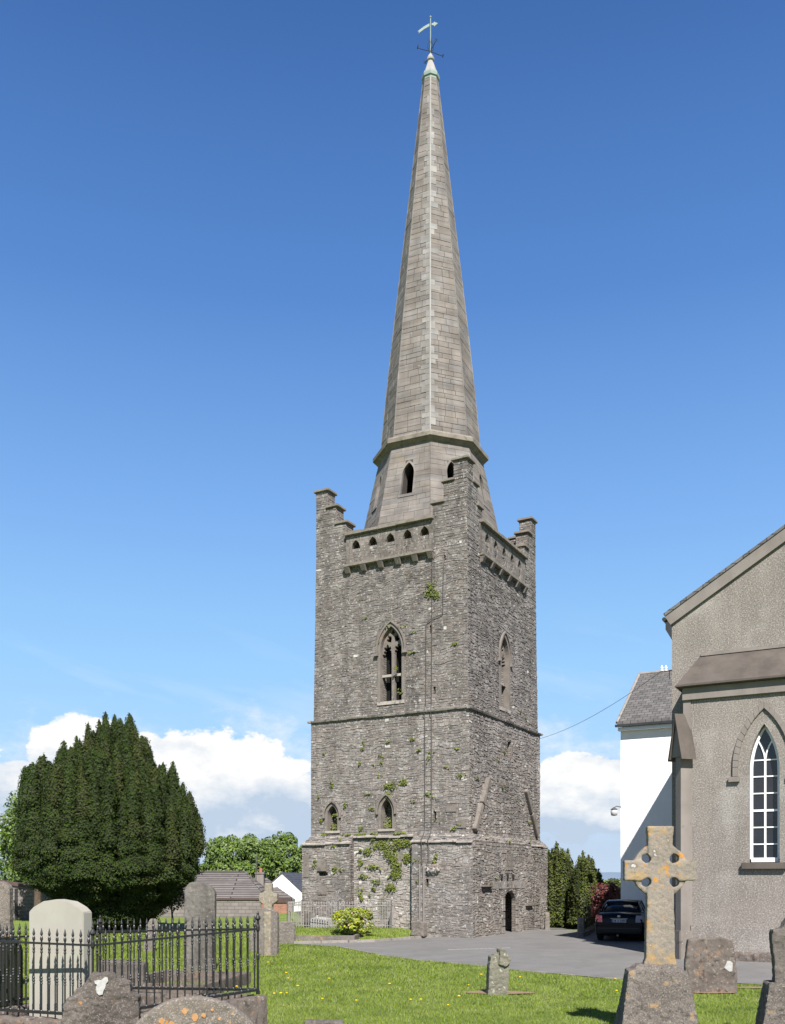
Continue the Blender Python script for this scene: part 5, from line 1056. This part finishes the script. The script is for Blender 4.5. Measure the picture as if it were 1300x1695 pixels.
# ---------------------------------------------------------------- trees
def trunk_mb(mb, h, r, n=6, spread=.5, zb=0, fork=.4):
    mb.tube([(0, 0, zb-.3), (.02, 0, zb+h*.3), (-.03, .02, zb+h*.6), (0, 0, zb+h)], [r*1.25, r, r*.7, r*.3], 9)
    for k_ in range(n):
        a = 2*math.pi*k_/n+random.uniform(-.3, .3); z = zb+h*random.uniform(fork, .75); s_ = spread*random.uniform(.7, 1.1)
        mb.tube([(0, 0, z), (math.cos(a)*s_*.5, math.sin(a)*s_*.5, z+h*.14), (math.cos(a)*s_, math.sin(a)*s_, z+h*.32)], [r*.45, r*.3, r*.12], 6)
def yew(name, label, loc, tops, bots, S, Y, m, mw, dens=1.0, lw=(.28, .46), ls=.075, leafk=520, extra=(), drop=.65):
    """tops / bots: (u, v) outline of crown; S centre column u; plumes fill the solid of revolution blended left/right"""
    sc = Y/FPX; t = empty(name, loc, 0, label, 'yew tree')
    tu = sorted(tops); bu = sorted(bots)
    def interp(L_, u):
        if u <= L_[0][0]: return L_[0][1]
        for a, b in zip(L_, L_[1:]):
            if a[0] <= u <= b[0]: return a[1]+(b[1]-a[1])*(u-a[0])/(b[0]-a[0])
        return L_[-1][1]
    Rl, Rr = (S-tu[0][0])*sc, (tu[-1][0]-S)*sc
    Q = []; Qw = []; core = MB(); spc = lw[0]*(1.45 if leafk > 1500 else .8); pts = []; rin = lw[0]*(.85 if leafk > 1500 else .3)
    Rm = max(Rl, Rr); g = np.arange(-Rm, Rm+spc, spc)
    for gx in g:
        for gy in g:
            x = gx+random.uniform(-.3, .3)*spc; y = gy+random.uniform(-.3, .3)*spc; rho = math.hypot(x, y)
            w = .5+.5*x/max(rho, 1e-3); Rx = Rl*(1-w)+Rr*w
            if rho > Rx-rin: continue
            if y > Rx*.55: continue
            def zz(L_): return (1-w)*ZV(interp(L_, S-rho/sc), Y)+w*ZV(interp(L_, S+rho/sc), Y)
            zt, zb = zz(tu), zz(bu); 
            if zt-zb < .4: continue
            # only the outer shell and the top need plumes
            inner = rho < Rx*.62 and y > -Rx*.2
            L_ = random.uniform(1.6, 3.0) if inner else (zt-zb)
            pts.append((x, y, max(zb, zt-L_), zt+random.uniform(-drop, -.02), rho/Rx))
    for (u, v, yy, l) in extra: z = ZV(v, Y+yy); pts.append(((u-S)*sc, yy, z-l, z, -1))
    for (x, y, zb, zt, fr) in pts:
        H = zt-zb; r0 = random.uniform(*lw)*(1 if H > 1.4 else .8); nlev = max(1, int(H/1.3)); 
        seg = [(zb, zt, r0)] if H < 1.8 else []
        if H >= 1.8:
            seg.append((zt-random.uniform(1.5, 2.6), zt, r0*.85)); z = seg[0][0]+.5
            while z > zb+.3:
                l = random.uniform(.9, 1.9); seg.append((max(zb, z-l), z, r0*random.uniform(.9, 1.3))); z -= l*.62
        for (a, b, r) in seg:
            ox, oy = random.uniform(-.07, .07), random.uniform(-.07, .07)
            if fr > .45 and b < .35*(zt-zb)+zb+.3 and Rm > 2: r *= 1.3; q_ = (a+b)/2; a, b = q_-.55, q_+.5; ox += x/Rm*.1; oy += y/Rm*.1
            nf = .58+.42*sm(.2, 4.0, (a+b)/2) if Rm > 2 else 1; ox -= x*(1-nf); oy -= y*(1-nf)
            h = b-a; n = int(leafk*dens*h*r)
            tt = rs.rand(n); ang = rs.uniform(0, 2*np.pi, n); low = a < zb+.5*H
            prof = np.minimum(1, np.maximum(.05, (tt*4.5)))**.6*np.clip((1-tt), 0, 1)**.55
            rr = r*prof*(1+.18*np.sin(ang*3+tt*9+ox*40))+rs.normal(0, .03, n)
            C = np.stack([x+ox+rr*np.cos(ang), y+oy+rr*np.sin(ang), a+tt*h+rs.normal(0, .04, n)], 1)
            N = np.stack([np.cos(ang), np.sin(ang), np.full(n, .6)], 1)
            q = leaves(C, N, ls, .55, .38); (Qw if random.random() < .22 else Q).append(q)
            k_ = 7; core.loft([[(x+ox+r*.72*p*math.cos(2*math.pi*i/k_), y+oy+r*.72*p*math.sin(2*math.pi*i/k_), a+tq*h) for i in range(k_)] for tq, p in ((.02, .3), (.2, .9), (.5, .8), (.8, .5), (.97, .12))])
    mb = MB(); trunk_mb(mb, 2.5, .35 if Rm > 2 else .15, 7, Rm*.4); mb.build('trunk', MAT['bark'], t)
    cr = core.build('crown', MAT['yew_core'], t, recalc=False)  # dark inner mass added to block light and keep the creases dark
    quads('foliage', np.concatenate(Q), MAT[m], cr)
    if Qw: quads('foliage', np.concatenate(Qw), MAT[mw], cr)
    return t
YB = 41.0
yew('yew_tree', 'huge dark green upright yew tree towering over the graves on the left', PY(187, YB),
    [(36, 1330), (42, 1272), (62, 1256), (88, 1252), (110, 1232), (130, 1225), (148, 1222), (155, 1200), (163, 1196), (172, 1186), (185, 1184), (200, 1190), (214, 1184), (230, 1205), (245, 1226), (262, 1262), (275, 1262), (290, 1275), (300, 1290), (315, 1322), (328, 1360), (334, 1390)],
    [(36, 1420), (50, 1448), (72, 1480), (100, 1512), (135, 1532), (200, 1540), (250, 1535), (285, 1515), (305, 1475), (325, 1450), (334, 1430)], 187, YB, 'yew', 'yew_warm', dens=1.0, lw=(.36, .56), ls=.043, leafk=1700, drop=.55, extra=[(150, 1199, -.2, 2.2), (160, 1194, .2, 2.4), (180, 1181, -.3, 3), (190, 1184, -.1, 3), (204, 1192, -.4, 3), (213, 1183, 0, 2.6), (226, 1204, -.3, 2.4), (245, 1222, -.2, 2.2), (130, 1220, -.3, 2), (140, 1226, -.6, 2), (106, 1228, -.2, 1.8), (68, 1254, -.1, 1.8), (54, 1266, -.1, 2), (290, 1262, -.2, 2.2), (275, 1264, -.4, 2), (313, 1312, -.1, 1.8), (327, 1350, 0, 1.8)])
yew('yew_tree', 'tall narrow dark yew touching the right side of the tower base', PY(930, 45),
    [(886, 1450), (900, 1412), (914, 1398), (928, 1390), (942, 1404), (962, 1450)], [(896, 1530), (930, 1538), (958, 1532)], 930, 45.0, 'yew_olive', 'yew_warm', lw=(.28, .40), ls=.05, leafk=900, drop=.8)
yew('yew_tree', 'shorter olive green yew immediately left of the dark car', PY(973, 43.2),
    [(944, 1450), (954, 1414), (966, 1400), (980, 1408), (992, 1422), (1005, 1470)], [(950, 1530), (975, 1536), (998, 1510)], 973, 43.2, 'yew_olive', 'yew_warm', lw=(.28, .40), ls=.05, leafk=900, drop=.8)
def broadleaf(name, label, loc, cr, zc_, m, nclump=60, per=150, ls=.10, cat='tree', th=None, group=None, cl=(.45, .8), tr=.18):
    t = empty(name, loc, 0, label, cat, group); rx, ry, rz = cr; Q = []
    mb = MB(); trunk_mb(mb, (th or zc_), tr, 6, rx*.6); mb.build('trunk', MAT['bark'], t)
    for _ in range(nclump):
        d = Vector((random.gauss(0, 1), random.gauss(0, 1), random.gauss(0, 1))).normalized(); f = random.uniform(.55, 1.0)**.6
        c = np.array((d.x*rx*f, d.y*ry*f, zc_+d.z*rz*f)); r = random.uniform(*cl)*min(1, rx)
        v = rs.normal(0, 1, (per, 3)); v /= np.linalg.norm(v, axis=1, keepdims=True); q = c+v*(r*rs.uniform(.55, 1, per)**.5)[:, None]*np.array((1, 1, .75))
        Q.append(leaves(q, v*.6+np.array((d.x*.3, d.y*.3, .5)), ls, .65, .5))
    quads('crown', np.concatenate(Q), MAT[m], t); return t
broadleaf('broadleaf_tree', 'light green leafy tree peeking out left behind the great yew', PY(62, 50), (1.75, 1.6, 2.5), 4.6, 'leaf', 90, 170, .08)
broadleaf('broadleaf_tree', 'low green leafy tree at the far left edge beyond the wall', PY(8, 58), (1.5, 1.3, 1.0), 2.6, 'leaf', 40, 120, .08)
for (u, Y, rx, rz, zt, lab) in ((352, 84, 1.5, 1.4, 3.6, 'small rounded green tree behind the bungalow roof beside the great yew'), (398, 84, 3.0, 2.6, 6.3, 'big leafy green tree rising behind the bungalow chimney'), (472, 88, 3.4, 2.7, 6.2, 'big leafy green tree next to the left edge of the tower'), (435, 92, 2.6, 2.2, 5.8, 'leafy green tree between the two bigger trees behind the bungalow')):
    broadleaf('broadleaf_tree', lab, PY(u, Y, -2.6), (rx, rx, rz), zt-rz+2.6, 'leaf', int(40*rx), 150, .13, cl=(.5, .9), tr=.25)
broadleaf('copper_shrub', 'dark red leaved bush beyond the railings left of the white house', PY(1010, 41.6), (.62, .5, .75), 1.3, 'leaf_red', 40, 130, .05, 'bush', tr=.06)
broadleaf('shrub', 'grey green twiggy shrub under the right edge of the great yew', PY(285, 44), (.6, .5, .55), 1.5, 'leaf_grey', 20, 70, .05, 'bush', tr=.05)
def hedge(name, label, p, q, h, m, n, th=.8, ls=.12, cat='hedge'):
    t = empty(name, p, 0, label, cat); d = np.array(q-p); k = rs.rand(n); hh = np.array([h*(1+.25*mnoise.noise(Vector((a*9, 1, 2)))) for a in k])
    C = k[:, None]*d+rs.normal(0, th*.4, (n, 3))*np.array((1, 1, 0)); C[:, 2] += hh*rs.rand(n)**.7
    C[:, 0] -= 0; quads('foliage', leaves(C, np.tile((0, -1, .7), (n, 1)).astype(float), ls, .7, .6), MAT[m], t)
    mb = MB(); 
    for a in range(6): c = (q-p)*((a+.5)/6); mb = MB(); mb.tube([c+Vector((0, .2, -.2)), c+Vector((.05, .2, h*.8))], .06, 6); mb.build('stem', MAT['bark'], t)
    return t
hedge('hedge', 'dark green hedge on the skyline between the right yews and the white house', PY(870, 72, -2.6), PY(1075, 72, -2.6), 4.3, 'yew_warm', 16000)
bs2 = broadleaf('rhododendron_bush', 'bright yellow green leafy bush on the grass in front of the tower', PY(583, 35.6, .12), (.82, .7, .42), .60, 'leaf_bright', 46, 90, .05, 'bush', .3, cl=(.16, .30), tr=.05)
mb = MB()
for (x, z) in ((.02, .9), (-.05, .82), (.45, .6), (-.1, .45)): mb.sphere((x, -.62, z), .035, 6, 5)
mb.build('blossom', MAT['flower_pink'], bs2)
# ---------------------------------------------------------------- background buildings and walls
bw = empty('boundary_wall', PY(250, 57), 0, 'low grey blockwork wall with dark coping in front of the bungalow', 'wall')
x0, x1 = PY(205, 57).x-bw.location.x, PY(432, 57).x-bw.location.x
MB().box(x0, x1, 0, .3, -.4, 1.02).build('wall', MAT['blockwall'], bw); MB().box(x0-.05, x1+.05, -.07, .37, 1.02, 1.14).build('coping', MAT['darkred'], bw)
bw = empty('brick_wall', PY(430, 57.2), 0, 'short red brick wall at the end of the grey block wall by the pale enclosure', 'wall')
x1 = PY(482, 57).x-bw.location.x; MB().box(.06, x1, 0, .3, -.4, .85).build('wall', MAT['redbrick'], bw); MB().box(.06, x1, -.07, .37, .85, 1.12).build('coping', MAT['darkred'], bw)
lw_ = empty('boundary_wall', PY(40, 54), 0, 'higher grey block wall with sloping red brown coping at the far left', 'wall')
xa, xb = PY(-60, 54).x-lw_.location.x, PY(112, 54).x-lw_.location.x
MB().hexa([(xa, 0, -.4), (xb, 0, -.4), (xb, .4, -.4), (xa, .4, -.4)], [(xa, 0, 2.35), (xb, 0, 1.45), (xb, .4, 1.45), (xa, .4, 2.35)]).build('wall', MAT['blockwall'], lw_)
MB().hexa([(xa, -.12, 2.35), (xb, -.12, 1.45), (xb, .5, 1.45), (xa, .5, 2.35)], [(xa, -.12, 2.55), (xb, -.12, 1.62), (xb, .5, 1.62), (xa, .5, 2.55)]).build('coping', MAT['darkred'], lw_)
MB().box(-.9, -.35, -.5, -.003, -.3, 1.75).build('pier', MAT['blockwall'], lw_)
# bungalow
Yb = 66.0; sb = Yb/FPX; bg_ = empty('bungalow', PY(380, Yb, -2.6), 0, 'long bungalow with brown tiled hipped roof beyond the block wall', 'house')
def LX(u): return (u-380)*sb
zE, zR = ZV(1492, Yb)+2.6, ZV(1444, Yb+4)+2.6
MB().box(LX(190), LX(440), .4, 8, 0, zE).build('wall', MAT['white_wall'], bg_)
MB().hexa([(LX(185), 0, zE), (LX(447), 0, zE), (LX(447), 8.6, zE), (LX(185), 8.6, zE)], [(LX(240), 4.2, zR), (LX(390), 4.2, zR), (LX(390), 4.4, zR), (LX(240), 4.4, zR)]).build('roof', MAT['rooftile'], bg_)
MB().tube([(LX(240), 4.3, zR+.02), (LX(390), 4.3, zR+.02), (LX(447), 0.02, zE+.03)], .09, 6).build('ridge_tiles', MAT['rooftile'], bg_)
MB().box(LX(185), LX(448), -.14, -.02, zE-.16, zE+.02).build('fascia', MAT['gutter'], bg_)
MB().hexa([(LX(405), 4.4, zE), (LX(474), 4.4, zE), (LX(474), 9.6, zE), (LX(405), 9.6, zE)], [(LX(405), 7, zR-.45), (LX(420), 7, zR-.45), (LX(420), 7.1, zR-.45), (LX(405), 7.1, zR-.45)]).build('roof', MAT['rooftile'], bg_)
ch = MB().box(LX(404), LX(419), 5.4, 6.2, zE+.6, ZV(1447, Yb+5.5)+2.6).build('chimney', MAT['render_smooth'], bg_)
MB().box(LX(403), LX(420), 5.35, 6.25, ZV(1447, Yb+5.5)+2.6, ZV(1444, Yb+5.5)+2.6).build('chimney_cap', MAT['grave_mid'], ch)
MB().lathe([(.13, 0), (.11, .3), (.13, .34)], 10, (LX(412.5), 5.8, ZV(1444, Yb+5.5)+2.6)).build('chimney_pot', MAT['terracotta'], ch)
mb = MB(); mb.tube([(LX(406), 5.3, zE+.8), (LX(406), 5.3, ZV(1418, Yb+5.3)+2.6)], .035, 6); mb.tube([(LX(404), 5.3, ZV(1424, Yb+5.3)+2.6), (LX(410), 5.3, ZV(1422, Yb+5.3)+2.6)], .02, 5); mb.build('aerial', MAT['conduit'], bg_)
wh = empty('gabled_house', PY(467, 72, -2.6), R(12), 'small bright white gabled house with dark slate roof by the tower left edge', 'house')
s7 = 72/FPX; za_ = ZV(1448, 72)+2.6; ze_ = ZV(1478, 72)+2.6; wl_ = 28*s7; 
gp2 = [(-wl_*1.15, 0), (wl_*1.35, 0), (wl_*1.35, ze_-.25), (0, za_), (-wl_*1.15, ze_+.1)]
MB().prism(gp2, lambda a, b, d: (a+d*.35, d, b), 0, 8).build('wall', MAT['white_wall'], wh)
MB().prism([(0, za_+.02), (wl_*1.42, ze_-.36), (wl_*1.42, ze_-.2), (0, za_+.18)], lambda a, b, d: (a+d*.35, d, b), .05, 8.1).build('roof', MAT['dark_slate'], wh)
MB().prism([(0, za_+.02), (-wl_*1.22, ze_+.02), (-wl_*1.22, ze_+.16), (0, za_+.18)], lambda a, b, d: (a+d*.35, d, b), .05, 8.1).build('roof', MAT['dark_slate'], wh)
